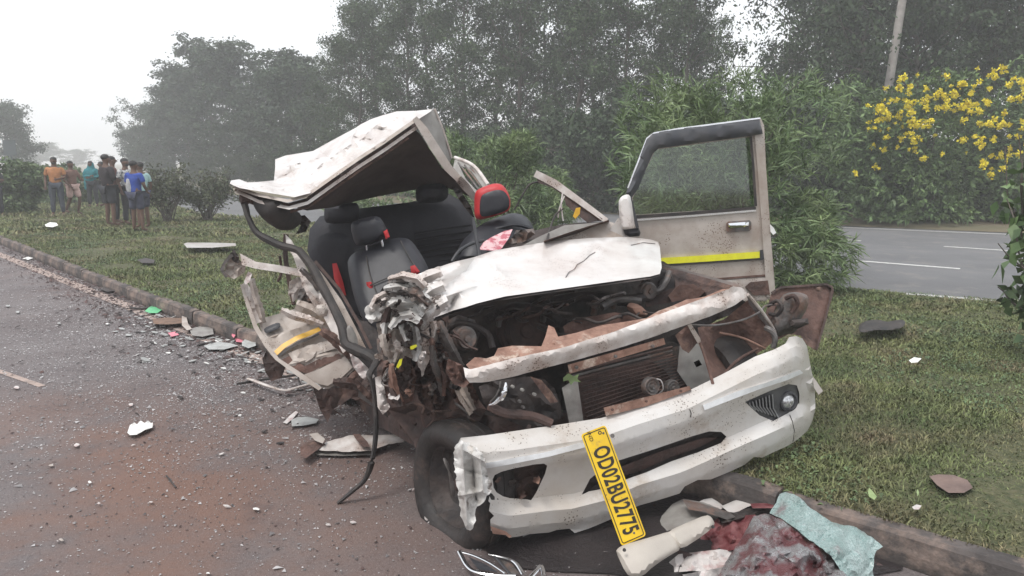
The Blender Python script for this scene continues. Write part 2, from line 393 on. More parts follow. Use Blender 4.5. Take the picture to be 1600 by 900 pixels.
def edge_dist(p, poly):
    P_ = np.array(poly); A = P_; B = np.roll(P_, -1, 0); q = np.array(p); ab = B - A
    t = np.clip(((q - A) * ab).sum(1) / np.maximum((ab ** 2).sum(1), 1e-9), 0, 1)
    return float(np.sqrt((((A + ab * t[:, None]) - q) ** 2).sum(1)).min())
def densify(poly, sp):
    out = []
    for i in range(len(poly)):
        a, b = poly[i], poly[(i + 1) % len(poly)]; d = math.hypot(b[0] - a[0], b[1] - a[1]); k = max(1, int(d / sp))
        for j in range(k): out.append((a[0] + (b[0] - a[0]) * j / k, a[1] + (b[1] - a[1]) * j / k))
    return out
def panel(name, outline, depth, m, parent=None, th=.005, sp=9, holes=(), crumple=0, cs=25, round_=0, ragged=0, puff=0, puffw=12, smooth=True, angle=40, lines=()):
    """a sheet-metal / cushion / plastic piece: its outline, holes and depth; real thickness th; puff swells the front"""
    if not callable(depth):
        if isinstance(depth, (int, float)): _d = float(depth); depth = lambda x, y: _d
        else: depth = TPS(depth)
    if round_: outline = chaikin(outline, round_); holes = [chaikin(h, round_) for h in holes]
    ol = densify(outline, sp); hl = [densify(h, sp) for h in holes]
    if ragged:
        ol = [(x + random.uniform(-ragged, ragged), y + random.uniform(-ragged, ragged)) for x, y in ol]
    pts = []; edges = []
    def ring(r):
        o = len(pts); pts.extend(r); edges.extend([(o + i, o + (i + 1) % len(r)) for i in range(len(r))])
    ring(ol)
    for h in hl: ring(h)
    for ln in lines:
        o = len(pts); pts.extend(ln); edges.extend([(o + i, o + i + 1) for i in range(len(ln) - 1)])
    xs = [p[0] for p in ol]; ys = [p[1] for p in ol]
    jit = .38 if crumple else .05
    y = min(ys) + sp / 2; row = 0
    while y < max(ys):
        x = min(xs) + (sp / 2 if row % 2 else 0)
        while x < max(xs):
            q = (x + random.uniform(-jit, jit) * sp, y + random.uniform(-jit, jit) * sp)
            if inside(q, ol) and edge_dist(q, ol) > sp * .45 and all(not inside(q, h) and edge_dist(q, h) > sp * .45 for h in hl): pts.append(q)
            x += sp
        y += sp * .87; row += 1
    res = delaunay_2d_cdt([Vector(p) for p in pts], edges, [], 0, 1e-4)
    V2, T = res[0], res[2]; front = []; tri = []
    for f in T:
        c = (sum(V2[i][0] for i in f) / len(f), sum(V2[i][1] for i in f) / len(f))
        if inside(c, ol) and all(not inside(c, h) for h in hl): tri.append(tuple(f))
    used = sorted({i for f in tri for i in f}); idx = {v: k for k, v in enumerate(used)}
    F0 = [tuple(idx[i] for i in f) for f in tri]
    Fr = []; Bk = []
    sd = random.uniform(0, 50)
    for i in used:
        x, y = V2[i]; Y = depth(x, y)
        if crumple:
            q = Vector((x / cs, y / cs, sd)); a = noise.noise(q); b = 1 - abs(noise.noise(q * 1.9)) * 2; c = noise.noise(q * 4.3)
            Y += crumple * (a * .9 + b * .45 + c * .25)
        if puff:
            e = edge_dist((x, y), ol); e = min(e / puffw, 1); Y -= puff * math.sqrt(max(0, 1 - (1 - e) ** 2))
        Fr.append(P(x, y, Y)); Bk.append((x, y, Y))
    n = len(Fr); r3 = []
    for (x, y, Y), f in zip(Bk, Fr):
        d = (f - Vector((0, 0, CAMZ))).normalized(); r3.append(f + d * (th if not puff else th + puff * 0))
    if puff:
        r3 = []
        for (x, y, Y), f in zip(Bk, Fr): r3.append(P(x, y, depth(x, y) + th))
    # orientation: front faces look at the camera
    F = []
    for f in F0:
        a, b, c = Fr[f[0]], Fr[f[1]], Fr[f[2]]
        nn = (b - a).cross(c - a)
        F.append(f if nn.dot(a - Vector((0, 0, CAMZ))) < 0 else f[::-1])
    from collections import Counter
    ec = {}
    for f in F:
        for i in range(len(f)):
            a, b = f[i], f[(i + 1) % len(f)]; ec[(a, b)] = ec.get((a, b), 0) + 1
    rim = [(a, b) for (a, b) in ec if (b, a) not in ec]
    FF = list(F) + [tuple(i + n for i in f)[::-1] for f in F] + [(b, a, a + n, b + n) for a, b in rim]
    return meshobj(name, Fr + r3, FF, m, parent, smooth=smooth, angle=angle)
def band(pix, wpx):
    """outline of a strip of width wpx px along a pixel polyline"""
    L_, R_ = [], []
    n = len(pix); ws = wpx if isinstance(wpx, (list, tuple)) else [wpx] * n
    for i in range(n):
        a = pix[max(i - 1, 0)]; b = pix[min(i + 1, n - 1)]; d = (b[0] - a[0], b[1] - a[1]); l = math.hypot(*d) or 1
        nx, ny = -d[1] / l * ws[i] / 2, d[0] / l * ws[i] / 2
        L_.append((pix[i][0] + nx, pix[i][1] + ny)); R_.append((pix[i][0] - nx, pix[i][1] - ny))
    return L_ + R_[::-1]

# =====================================================================
# GROUND, ROADS, KERB
# =====================================================================
D = Vector((.70, -.714, 0)).normalized(); N_ = Vector((.714, .70, 0)).normalized()
def st(v): return v.dot(D), v.dot(N_)
def xy(s, t, z): q = D * s + N_ * t; return Vector((q.x, q.y, z))
GZ = .13                                            # height of the grassed median
kerb_pts = [G(*p, GZ) for p in ((0, 371), (120, 419), (250, 469), (370, 512), (1290, 797), (1600, 890))]
ks = [(-60, st(kerb_pts[0])[1] + .8)] + [st(v) for v in kerb_pts]; ks.append((ks[-1][0] + 12, ks[-1][1] + .2))
ks.sort()
te_pts = [(-120, 30.)] + sorted(st(G(*p, .03)) for p in ((310, 333), (480, 346), (1310, 450), (1600, 472))) ; te_pts.append((te_pts[-1][0] + 14, te_pts[-1][1] + 2.5))
tf_pts = [(-120, 42.)] + sorted(st(G(*p, .03)) for p in ((330, 303), (1300, 352), (1560, 363))); tf_pts.append((tf_pts[-1][0] + 16, tf_pts[-1][1] + 4))
def TK(s): return float(np.interp(s, [a for a, b in ks], [b for a, b in ks]))
def TE(s): return float(np.interp(s, [a for a, b in te_pts], [b for a, b in te_pts]))
def TF(s): return float(np.interp(s, [a for a, b in tf_pts], [b for a, b in tf_pts]))

def strip(name, s0, s1, f0, f1, z0, z1, m, ds=1.0, k=1, bumpz=0):
    V = []; F = []; S = np.arange(s0, s1 + ds, ds); n = k + 1
    for s in S:
        a, b = f0(s), f1(s)
        for j in range(n):
            u = j / k; z = z0 + (z1 - z0) * u
            v = xy(s, a + (b - a) * u, z)
            if bumpz and 0 < j: v.z += bumpz * noise.noise(Vector((v.x * .8, v.y * .8, 0))) * min(1, (k - j) / 3 if k > 3 else 1)
            V.append(v)
    for i in range(len(S) - 1):
        for j in range(k): F.append((i * n + j, (i + 1) * n + j, (i + 1) * n + j + 1, i * n + j + 1))
    me = bpy.data.meshes.new(name); me.from_pydata([tuple(v) for v in V], [], F); me.materials.append(M[m])
    me.polygons.foreach_set('use_smooth', [True] * len(F)); me.update(); o = link(name, me); tag(o, kind='structure'); return o

me = bpy.data.meshes.new('ground'); me.from_pydata([(-300, -40, -.03), (260, -40, -.03), (260, 420, -.03), (-300, 420, -.03)], [], [(0, 1, 2, 3)])
me.materials.append(M['field_soil']); tag(link('ground', me), kind='structure')
strip('road', -110, 14, lambda s: TK(s) - 16, lambda s: TK(s) - .02, 0, 0, 'asphalt_near')
strip('median_grass_ground', -110, 16, lambda s: TK(s) + .075, lambda s: TE(s), GZ - .006, .03, 'grass_soil', ds=.4, k=14, bumpz=.05)
strip('far_road', -110, 30, lambda s: TE(s) - .3, lambda s: TF(s) + .2, .01, .01, 'asphalt_far')
strip('verge', -110, 30, lambda s: TF(s) + .2, lambda s: TF(s) + 9, .02, .25, 'field_soil', k=6, bumpz=.1)
# the worn edge line beside the kerb, and a faint scuff further out on the lane
def quad_line(name, a, b, w_, z, m, n=8, label=None):
    a = Vector(a); b = Vector(b); d = (b - a).normalized(); s = Vector((-d.y, d.x, 0)) * w_ / 2; V = []; F = []
    for i in range(n + 1):
        p = a + (b - a) * i / n; V += [(p + s).to_tuple(), (p - s).to_tuple()]
    V = [(x, y, z) for x, y, _ in V]
    F = [(2 * i, 2 * i + 1, 2 * i + 3, 2 * i + 2) for i in range(n)]
    me = bpy.data.meshes.new(name); me.from_pydata(V, [], F); me.materials.append(M[m]); return tag(link(name, me), kind='structure')
ea, eb = G(0, 398), G(430, 572)
quad_line('road_edge_line', ea + (ea - eb) * 3, eb + (eb - ea) * .05, .15, .004, 'line_worn', 40)
quad_line('road_scuff_mark', G(-60, 560), G(66, 604), .05, .004, 'line_worn', 6)
for a, b in (((1333, 407), (1500, 420)), ((1475, 385), (1640, 396)), ((1130, 392), (1345, 376.5)) if False else ((1240, 370), (1345, 376.5))):
    quad_line('lane_marking', G(*a, .014), G(*b, .014), .13, .016, 'line_paint')
quad_line('far_road_edge_line', G(1180, 348, .014), G(1310, 355, .014), .13, .016, 'line_paint')
quad_line('far_road_edge_line', G(1310, 355, .014), G(1640, 369, .014), .13, .016, 'line_paint')
quad_line('far_road_edge_line', G(1415, 459, .03), G(1700, 482, .03), .12, .034, 'line_paint')

kerb = tag(empty('kerb', xy(0, TK(0), 0)), kind='structure')
def kerb_stone_mesh(v):
    """one cast kerb block ~0.98 m long, worn arrises; local x along the kerb, y into the verge"""
    V = []; F = []; nx = 9; prof = [(.0, -.02), (-.005, .05), (.004, GZ - .015), (.018, GZ), (.085, GZ + .003), (.10, GZ - .03)]
    for i in range(nx):
        x = -.491 + .982 * i / (nx - 1)
        for j, (y, z) in enumerate(prof):
            a = noise.noise(Vector((x * 5 + v * 9, y * 20, z * 12 + j))) * .004; e = .004 if i in (0, nx - 1) else 0
            V.append((x, y + a + e, z + a * (1 if j > 1 else 0) - e * (j > 1)))
    n = len(prof)
    for i in range(nx - 1):
        for j in range(n - 1): F.append((i * n + j, i * n + j + 1, (i + 1) * n + j + 1, (i + 1) * n + j)[::-1])
    F.append(tuple(range(n))); F.append(tuple((nx - 1) * n + j for j in range(n))[::-1])
    me = bpy.data.meshes.new('kerb_stone'); me.from_pydata(V, [], F); me.materials.append(M['concrete']); return me
km = [kerb_stone_mesh(v) for v in range(5)]
s = ks[1][0] - 14; i = 0; kb = world_loc(kerb)
while s < ks[-1][0] - .5:
    a, b = xy(s, TK(s), 0), xy(s + 1, TK(s + 1), 0); d = (b - a).normalized()
    o = link('kerb_stone', km[i % 5], kerb); mid = (a + b) / 2 - kb
    o.location = (mid.x, mid.y, random.uniform(-.008, .008)); o.rotation_euler = (random.uniform(-.02, .02), random.uniform(-.008, .008), math.atan2(d.y, d.x) + random.uniform(-.01, .01))
    s += 1.0; i += 1

# ---------------- grass ----------------
def in_stuff(n, dens, h, wd, s0, s1, seed, edge=0.0):
    g = np.random.default_rng(seed)
    s = g.uniform(s0, s1, n); tk = np.interp(s, [a for a, b in ks], [b for a, b in ks]) + .07 - edge; te = np.interp(s, [a for a, b in te_pts], [b for a, b in te_pts])
    u = g.uniform(0, 1, n); t = tk + (te - tk) * u
    x = D.x * s + N_.x * t; y = D.y * s + N_.y * t; z = (GZ - .012) + (.03 - GZ) * u
    return x, y, z, g
def grass_blades(name, n, s0, s1, h, wd, seed, yr, label=None):
    x, y, z, g = in_stuff(n, 1, h, wd, s0, s1, seed)
    k = (y > yr[0]) & (y < yr[1]) & (np.abs(x) < y * .78 + 1.2)
    nz = np.array([noise.noise(Vector((a * .9, b * .9, 3))) + .5 * noise.noise(Vector((a * 3, b * 3, 8))) for a, b in zip(x[k], y[k])])
    kk = g.uniform(-1.5, .12, k.sum()) < nz
    x, y, z, nz = x[k][kk], y[k][kk], z[k][kk], nz[kk]; n = len(x)
    az = g.uniform(0, 2 * np.pi, n); hh = h * g.uniform(.4, 1.25, n) * (1 + .6 * nz); lean = g.uniform(.3, 1.5, n) * hh; wf = wd * g.uniform(.6, 1.4, n)
    ca, sa = np.cos(az), np.sin(az); p = g.uniform(0, 2 * np.pi, n); cw, sw = np.cos(p) * wf / 2, np.sin(p) * wf / 2
    V = np.empty((n, 5, 3))
    V[:, 0] = np.c_[x - cw, y - sw, z]; V[:, 1] = np.c_[x + cw, y + sw, z]
    mx, my = x + ca * lean * .35, y + sa * lean * .35
    V[:, 2] = np.c_[mx + cw * .8, my + sw * .8, z + hh * .65]; V[:, 3] = np.c_[mx - cw * .8, my - sw * .8, z + hh * .65]
    V[:, 4] = np.c_[x + ca * lean, y + sa * lean, z + hh * g.uniform(.55, 1.05, n)]
    b = np.arange(n)[:, None] * 5
    Q = np.concatenate([b + [0, 1, 2], b + [0, 2, 3], b + [3, 2, 4]])
    return V.reshape(-1, 3), Q
parts_ = [grass_blades('g', 760000, -6, 9, .030, .0065, 1, (1.5, 10.5)), grass_blades('g', 190000, -24, -1, .05, .013, 2, (6, 20)), grass_blades('g', 70000, -60, -12, .09, .03, 3, (15, 60))]
o = 0; VV = []; FF = []
for V, Q in parts_: VV.append(V); FF.append(Q + o); o += len(V)
gm = fastmesh('grass', np.concatenate(VV), np.concatenate(FF), 'grass_blade')
tag(link('grass', gm), 'short patchy green and straw grass covering the median', 'grass', kind='stuff')
# broad little weeds in the grass (rosettes of short leaves)
def weeds(n, seed):
    x, y, z, g = in_stuff(n, 1, 1, 1, -24, 14, seed); k = (y > 2) & (y < 18) & (np.abs(x) < y * .78 + 1); x, y, z = x[k], y[k], z[k]; V = []; F = []
    for a, b, c in zip(x, y, z):
        if noise.noise(Vector((a * .7, b * .7, 5))) < .02: continue
        for q in range(7):
            t = g.uniform(0, 6.28); L = g.uniform(.012, .034); o = len(V); h0 = g.uniform(.015, .045); w = L * .3
            ca, sa = math.cos(t), math.sin(t); ox, oy = g.normal(0, .03, 2)
            V += [(a + ox, b + oy, c + h0 * .6), (a + ox + ca * L * .5 - sa * w, b + oy + sa * L * .5 + ca * w, c + h0), (a + ox + ca * L, b + oy + sa * L, c + h0 * .9), (a + ox + ca * L * .5 + sa * w, b + oy + sa * L * .5 - ca * w, c + h0)]
            F.append((o, o + 1, o + 2, o + 3))
    return np.array(V), np.array(F)
V, F = weeds(30000, 11)
tag(link('weeds', fastmesh('weeds', V, F, 'leaf_hedge')), 'small broad leaved weeds spread through the grass', 'weeds', kind='stuff')

# =====================================================================
# VEGETATION
# =====================================================================
def leaves_np(C, Dr, L, W, g):
    """one folded diamond per leaf: C base points, Dr unit directions"""
    n = len(C); rnd = g.normal(size=(n, 3)); side = np.cross(Dr, rnd); side /= np.linalg.norm(side, axis=1)[:, None] + 1e-9
    nm = np.cross(Dr, side)
    mid = C + Dr * (L * .45)[:, None]
    V = np.stack([C, mid + side * (W / 2)[:, None] - nm * (W * .15)[:, None], C + Dr * L[:, None] - np.array([0, 0, 1]) * (L * .15)[:, None], mid - side * (W / 2)[:, None] - nm * (W * .15)[:, None]], 1)
    F = np.arange(n * 4).reshape(n, 4); return V.reshape(-1, 3), F
def unit(g, n, up=0):
    v = g.normal(size=(n, 3)); v[:, 2] += up; return v / (np.linalg.norm(v, axis=1)[:, None] + 1e-9)
def limb(p0, p1, sag, g, n=5):
    p0, p1 = Vector(p0), Vector(p1); out = []
    for i in range(n):
        t = i / (n - 1); q = p0.lerp(p1, t); q += Vector(g.normal(0, .04, 3).tolist()) * (p1 - p0).length * (1 if 0 < i < n - 1 else 0); q.z += sag * math.sin(t * math.pi)
        out.append(q)
    return out
def tree_proto(kind, H, W, seed, leafmat, barkmat='bark', base=.25, nl=26, cl=7, lpc=75, lsize=.17, crad=.5, tr=.16, steep=.6, wisp=1.0):
    """returns (trunk mesh, crown mesh) about the local origin"""
    g = np.random.default_rng(seed); tr_pts = [Vector((0, 0, -.1))]; lean = g.normal(0, .05, 2)
    for i in range(1, 9): t = i / 8; tr_pts.append(Vector((lean[0] * H * t + g.normal(0, .05), lean[1] * H * t + g.normal(0, .05), H * .95 * t)))
    geos = [tube_geo(tr_pts, [tr * (1 - .85 * i / 8) for i in range(9)], 7)]
    C = []; cs_ = []
    for k in range(nl):
        t = base + (1 - base) * (k + g.uniform(0, 1)) / nl; q = tr_pts[0].lerp(tr_pts[-1], t) ; q = Vector((lean[0] * H * t, lean[1] * H * t, H * .95 * t))
        env = math.sin(min(1, (t - base) / (1 - base) * .85 + .18) * math.pi) ** .7
        a = g.uniform(0, 2 * math.pi); r = W / 2 * (.35 + .65 * env) * g.uniform(.55, 1.15); rise = r * steep * g.uniform(.4, 1.6)
        e = q + Vector((math.cos(a) * r, math.sin(a) * r, rise)); e.z = min(e.z, H * 1.02)
        lp = limb(q, e, .05 * r, g); geos.append(tube_geo(lp, [max(.012, tr * .35 * (1 - t * .6) * (1 - .8 * i / 4)) for i in range(5)], 4))
        for c in range(cl):
            u = .35 + .65 * (c + 1) / cl; b = lp[min(4, int(u * 4))].lerp(lp[min(4, int(u * 4) + 1)], (u * 4) % 1)
            off = Vector(g.normal(0, crad * .6, 3).tolist()); pc = b + off
            geos.append(tube_geo([b, b.lerp(pc, .6), pc], [.012, .009, .005], 3))
            C.append(tuple(pc)); cs_.append(crad * g.uniform(.5, 1.15))
    C = np.array(C); cs_ = np.array(cs_); n = len(C) * lpc; idx = np.repeat(np.arange(len(C)), lpc)
    off = g.normal(size=(n, 3)) * cs_[idx][:, None] * .5 * np.array([1, 1, .75 * wisp])
    pos = C[idx] + off; L = lsize * g.uniform(.5, 1.3, n)
    V, F = leaves_np(pos, unit(g, n, -.3), L, L * .55, g)
    tv, tf = merge(geos); tm = bpy.data.meshes.new('trunk'); tm.from_pydata([tuple(v) for v in tv], [], tf); tm.materials.append(M[barkmat]); tm.polygons.foreach_set('use_smooth', [True] * len(tm.polygons))
    return tm, fastmesh('crown', V, F, leafmat)
def place_tree(proto, name, loc, rz, sc, label, cat, group=None, names=('trunk', 'crown')):
    r = empty(name, loc, rz); r.scale = sc if isinstance(sc, tuple) else (sc,) * 3
    tag(r, label, cat, group)
    for nme, me in zip(names, proto): link(nme, me, r)
    return r
tall = [tree_proto('t', 11, 4.6, 20 + i, 'leaf_tall', 'bark', .12, 38, 6, 74, .135, .55, .15, .9) for i in range(4)]
broad = [tree_proto('b', 9, 7.5, 40 + i, 'leaf_dark', 'bark', .3, 26, 8, 75, .165, .6, .2, .45) for i in range(3)]
farT = [tree_proto('f', 9, 6.5, 60 + i, 'leaf_far', 'bark', .08, 34, 7, 60, .27, .70, .2, .75) for i in range(3)]
tallF = [tree_proto('t', 11, 4.2, 120 + i, 'leaf_far', 'bark', .1, 40, 6, 62, .24, .5, .15, 1.3) for i in range(4)]
under = [tree_proto('u', 3.2, 4.2, 80 + i, 'leaf_dark', 'bark', .03, 26, 7, 85, .17, .5, .06, .5) for i in range(3)]
def tree_at(px, Y): x = (px - 800) / FPX * Y * 1.0; return Vector((P(px, 252, Y).x, Y, .05))
def Ht(px, py, Y): return P(px, py, Y).z
lab_t = {}
# the tall roadside row (crowns mostly running out of the top of the frame)
# (px, Y, px-height of top, proto)
row = [(520, 37, 60, 1), (556, 34, 12, 0), (600, 36, -10, 2), (640, 33, -5, 3), (684, 35, -40, 1), (722, 31, -60, 0), (765, 33, -50, 2), (806, 30, -70, 3), (850, 32, -60, 1),
       (892, 29, -80, 2), (935, 31, -70, 0), (975, 28, -60, 3), (1018, 29, -50, 1), (1050, 27, -40, 2), (1074, 29, 20, 0)]
spot = ['leftmost tall tree of the dense roadside row, above the hedge end', 'second tall tree of the row, its top showing against the white sky', 'tall hazy tree directly above the crushed roof tip', 'tall tree above the raised end of the roof flap',
        'tall tree rising behind the highest corner of the torn roof', 'tall tree behind the oleander on the left of the driver headrest', 'tall tree straight above the red headrest', 'tall tree above the twisted wiper, trunk running out of frame',
        'tall tree above the bent windscreen pillar tip', 'tall thin tree above the middle of the bent pillar', 'tall tree above the hood right half', 'tall tree just left of the open door top corner', 'tall tree above the door frame left corner',
        'tall tree above the middle of the open door window', 'rightmost tall tree of the dense row, beside the sky gap']
for (px, Y, top, k), lb in zip(row, spot):
    H = Ht(px, top, Y); p = tree_at(px, Y)
    place_tree(tall[k], 'roadside_tree', p, random.uniform(0, 6), (H / 11 * 1.05, H / 11 * 1.05, H / 11), lb, 'tree', 'tall trees in the dense row beyond the far road')
# hazy trees to the left
lrow = [(218, 78, 205, 0), (242, 70, 172, 1), (268, 66, 145, 2), (300, 60, 108, 10), (330, 56, 78, 11), (378, 52, 84, 12), (408, 50, 140, 0), (450, 45, 84, 13), (486, 44, 118, 2)]
lsp = ['far hazy tree at the low left end of the treeline', 'second tree of the hazy treeline, slightly taller than the end one', 'third hazy tree where the treeline climbs to the right', 'hazy tree left of the tallest bluish cluster',
       'tallest bluish hazy tree of the left cluster', 'hazy tree with a ragged flat top right of the tallest one', 'lower hazy tree before the notch in the treeline', 'hazy tree with a round knob of foliage on top', 'hazy tree joining the notch to the tall dense row']
for (px, Y, top, k), lb in zip(lrow, lsp):
    H = Ht(px, top, Y); place_tree(farT[k] if k < 10 else tallF[k - 10], 'hazy_tree', tree_at(px, Y), random.uniform(0, 6), (H / 9 * 1.15, H / 9 * 1.15, H / 9) if k < 10 else (H / 11 * 1.5, H / 11 * 1.5, H / 11), lb, 'tree', 'hazy trees left of the dense row')
# right-hand trees beyond the gap
rrow = [(1285, 27, -30, 0), (1318, 25, -60, 1), (1372, 27, -70, 2), (1440, 24, -40, 0), (1520, 26, -80, 1), (1590, 24, -60, 2), (1665, 25, -50, 0)]
rsp = ['broad dark tree right of the sky gap, branches reaching left', 'broad dark tree between the sky gap and the leaning pole', 'broad dark tree just left of the leaning concrete pole', 'broad dark tree right behind the yellow flowers',
       'broad dark tree above the right part of the flowering shrub', 'broad dark tree at the right edge of the frame', 'broad dark tree mostly outside the right edge of the frame']
for (px, Y, top, k), lb in zip(rrow, rsp):
    H = Ht(px, top, Y); place_tree(broad[k], 'broad_tree', tree_at(px, Y), random.uniform(0, 6), (H / 9, H / 9, H / 9), lb, 'tree', 'broad trees right of the sky gap')
# understorey
us = [(470, 38, 235, 'behind the roof tip'), (560, 34, 220, 'behind the crushed roof'), (640, 32, 215, 'behind the roof top'), (730, 29, 215, 'behind the rear quarter window'), (800, 27, 215, 'behind the red headrest'), (868, 25.5, 200, 'right of the small oleander'), (930, 24, 195, 'left of the open door'),
      (1000, 24, 190, 'behind the door mirror'), (1080, 23, 185, 'behind the door window'), (1160, 23, 180, 'behind the big oleander left half'), (1240, 22.5, 175, 'behind the big oleander'), (1310, 21.8, 215, 'beside the flowering shrub left edge'),
      (420, 43, 245, 'left of the roof tip'), (365, 48, 250, 'above the sparse shrubs'), (310, 54, 250, 'above the left sparse shrub'), (255, 62, 248, 'behind the standing crowd right end'), (1420, 22, 230, 'below the leaning pole'), (1510, 21, 230, 'below the yellow blooms'), (1600, 20.5, 220, 'at the right frame edge'), (1365, 21.5, 240, 'left of the yellow blooms')]
for i, (px, Y, top, lb) in enumerate(us):
    H = max(1.6, Ht(px, top, Y)); place_tree(under[i % 3], 'understorey_bush', tree_at(px, Y), random.uniform(0, 6), (H / 3.2 * 1.15, H / 3.2 * 1.1, H / 3.2), 'dark dense bush of the understorey, ' + lb, 'bush', 'dark bushes under the treeline')

# faint far-off trees at the left horizon
for px, Y, top, wd, lb in ((10, 62, 178, 1.2, 'grey hazy tree with bare twigs at the left frame edge'), (60, 170, 228, 2.4, 'pale faraway tree above the clipped hedge'), (118, 190, 238, 2.6, 'very pale faraway tree above the orange shirted man'), (165, 230, 244, 2, 'faintest faraway tree above the dark jacketed men')):
    H = Ht(px, top, Y) + .3; place_tree(farT[int(px) % 3], 'faraway_tree', tree_at(px, Y), px, (H / 9 * wd, H / 9 * wd, H / 9), lb, 'tree')

def whorl_bush(name, base, W, Dp, H, seed, nsh, lpw, Llen, Lw, leafmat, label, cat='bush', group=None, lumps=14, stems=16, gap=.0):
    """a bush of shoots, each ending in a star of narrow leaves"""
    g = np.random.default_rng(seed); b = Vector(base)
    L0 = np.c_[g.normal(0, .30, lumps), g.normal(0, .28, lumps), g.uniform(.10, .80, lumps)]; L0[::4, 2] = .12; L0[:, 0] = np.clip(L0[:, 0], -.42, .42)
    rad = g.uniform(.16, .30, lumps)
    u = unit(g, nsh, .25); k = g.integers(0, lumps, nsh); rr = g.uniform(.35, 1.08, nsh) ** .5
    c = L0[k] + u * (rad[k] * rr)[:, None] * np.array([1, 1, .95]); c[:, 2] = np.clip(c[:, 2], .03, 1.05)
    pos = c * np.array([W, Dp, H]); shoot = unit(g, nsh, .9) * .5 + (pos - np.array([0, 0, H * .35])) / (np.linalg.norm(pos - np.array([0, 0, H * .35]), axis=1)[:, None] + .01) * .8
    shoot /= np.linalg.norm(shoot, axis=1)[:, None]
    n = nsh * lpw; idx = np.repeat(np.arange(nsh), lpw); d = unit(g, n) * .85 + shoot[idx] * g.uniform(.2, 1.3, n)[:, None]; d /= np.linalg.norm(d, axis=1)[:, None]
    at = pos[idx] - shoot[idx] * (g.uniform(0, .12, n) * (Llen / .14))[:, None]
    V, F = leaves_np(at, d, Llen * g.uniform(.6, 1.2, n), Lw * g.uniform(.7, 1.2, n), g)
    r = empty(name, b); tag(r, label, cat, group); link('foliage', fastmesh('foliage', V, F, leafmat), r)
    gs = []
    for i in range(stems):
        a = g.integers(0, nsh); e = Vector(pos[a].tolist()); s0 = Vector((g.normal(0, .06 * W), g.normal(0, .06 * Dp), -.02))
        gs.append(tube_geo(limb(s0, e, .1, g), [.02, .017, .013, .009, .005], 5))
    v, f = merge(gs); me = bpy.data.meshes.new('stem'); me.from_pydata([tuple(q) for q in v], [], f); me.materials.append(M['bark']); link('stem', me, r)
    return r
# big oleander behind the open door
whorl_bush('oleander_bush', (2.80, 9.8, .10), 2.35, 2.2, 2.62, 5, 2900, 13, .19, .017, 'leaf_oleander', 'big oleander bush with long narrow leaves behind the open door', lumps=22, stems=26)
whorl_bush('oleander_bush', (-.25, 12.6, .10), 2.1, 1.8, 2.15, 6, 1700, 13, .17, .017, 'leaf_oleander', 'smaller oleander bush behind the torn roof and driver headrest')
whorl_bush('low_bush', (-2.3, 15.5, .06), 2.6, 1.2, 1.0, 14, 700, 11, .13, .02, 'leaf_oleander', 'low green bush seen through the rear window gap under the torn roof')
whorl_bush('hedge_bush', (-15.6, 22.4, .10), 3.0, 2.6, 1.7, 8, 1800, 9, .16, .07, 'leaf_hedge', 'rounded green hedge bush at the left edge beside the crowd')
whorl_bush('hedge_bush', (-17.0, 28.5, .10), 3.4, 2.4, 1.45, 9, 1000, 9, .18, .08, 'leaf_hedge', 'darker low hedge bush behind the orange shirted man')
def sparse_shrub(base, W, H, seed, label):
    g = np.random.default_rng(seed); r = empty('sparse_shrub', base); tag(r, label, 'shrub', 'sparse shrubs on the median near the crowd'); gs = []; C = []
    for i in range(26):
        e = Vector((g.uniform(-.5, .5) * W, g.uniform(-.4, .4) * W, H * g.uniform(.45, 1.05))); lp = limb((g.normal(0, .06), g.normal(0, .06), -.02), e, .05, g); gs.append(tube_geo(lp, [.018, .014, .011, .008, .005], 4))
        for q in range(9):
            b = lp[2].lerp(lp[4], g.uniform(0, 1)); t = b + Vector(g.normal(0, .09, 3).tolist()); gs.append(tube_geo([b, t], [.005, .003], 3)); C.append(tuple(t))
    v, f = merge(gs); me = bpy.data.meshes.new('stem'); me.from_pydata([tuple(q) for q in v], [], f); me.materials.append(M['bark']); link('stem', me, r)
    C = np.array(C); idx = np.repeat(np.arange(len(C)), 13); n = len(idx); pos = C[idx] + g.normal(0, .07, (n, 3)); L = g.uniform(.05, .11, n)
    V, F = leaves_np(pos, unit(g, n), L, L * .5, g); link('foliage', fastmesh('foliage', V, F, 'leaf_shrub'), r)
sparse_shrub(G(264, 346, .1), 1.35, 1.35, 31, 'taller sparse shrub standing right of the blue shirted man')
sparse_shrub(G(325, 343, .1), 1.15, 1.15, 32, 'lower twiggy shrub between the taller shrub and the wreck')

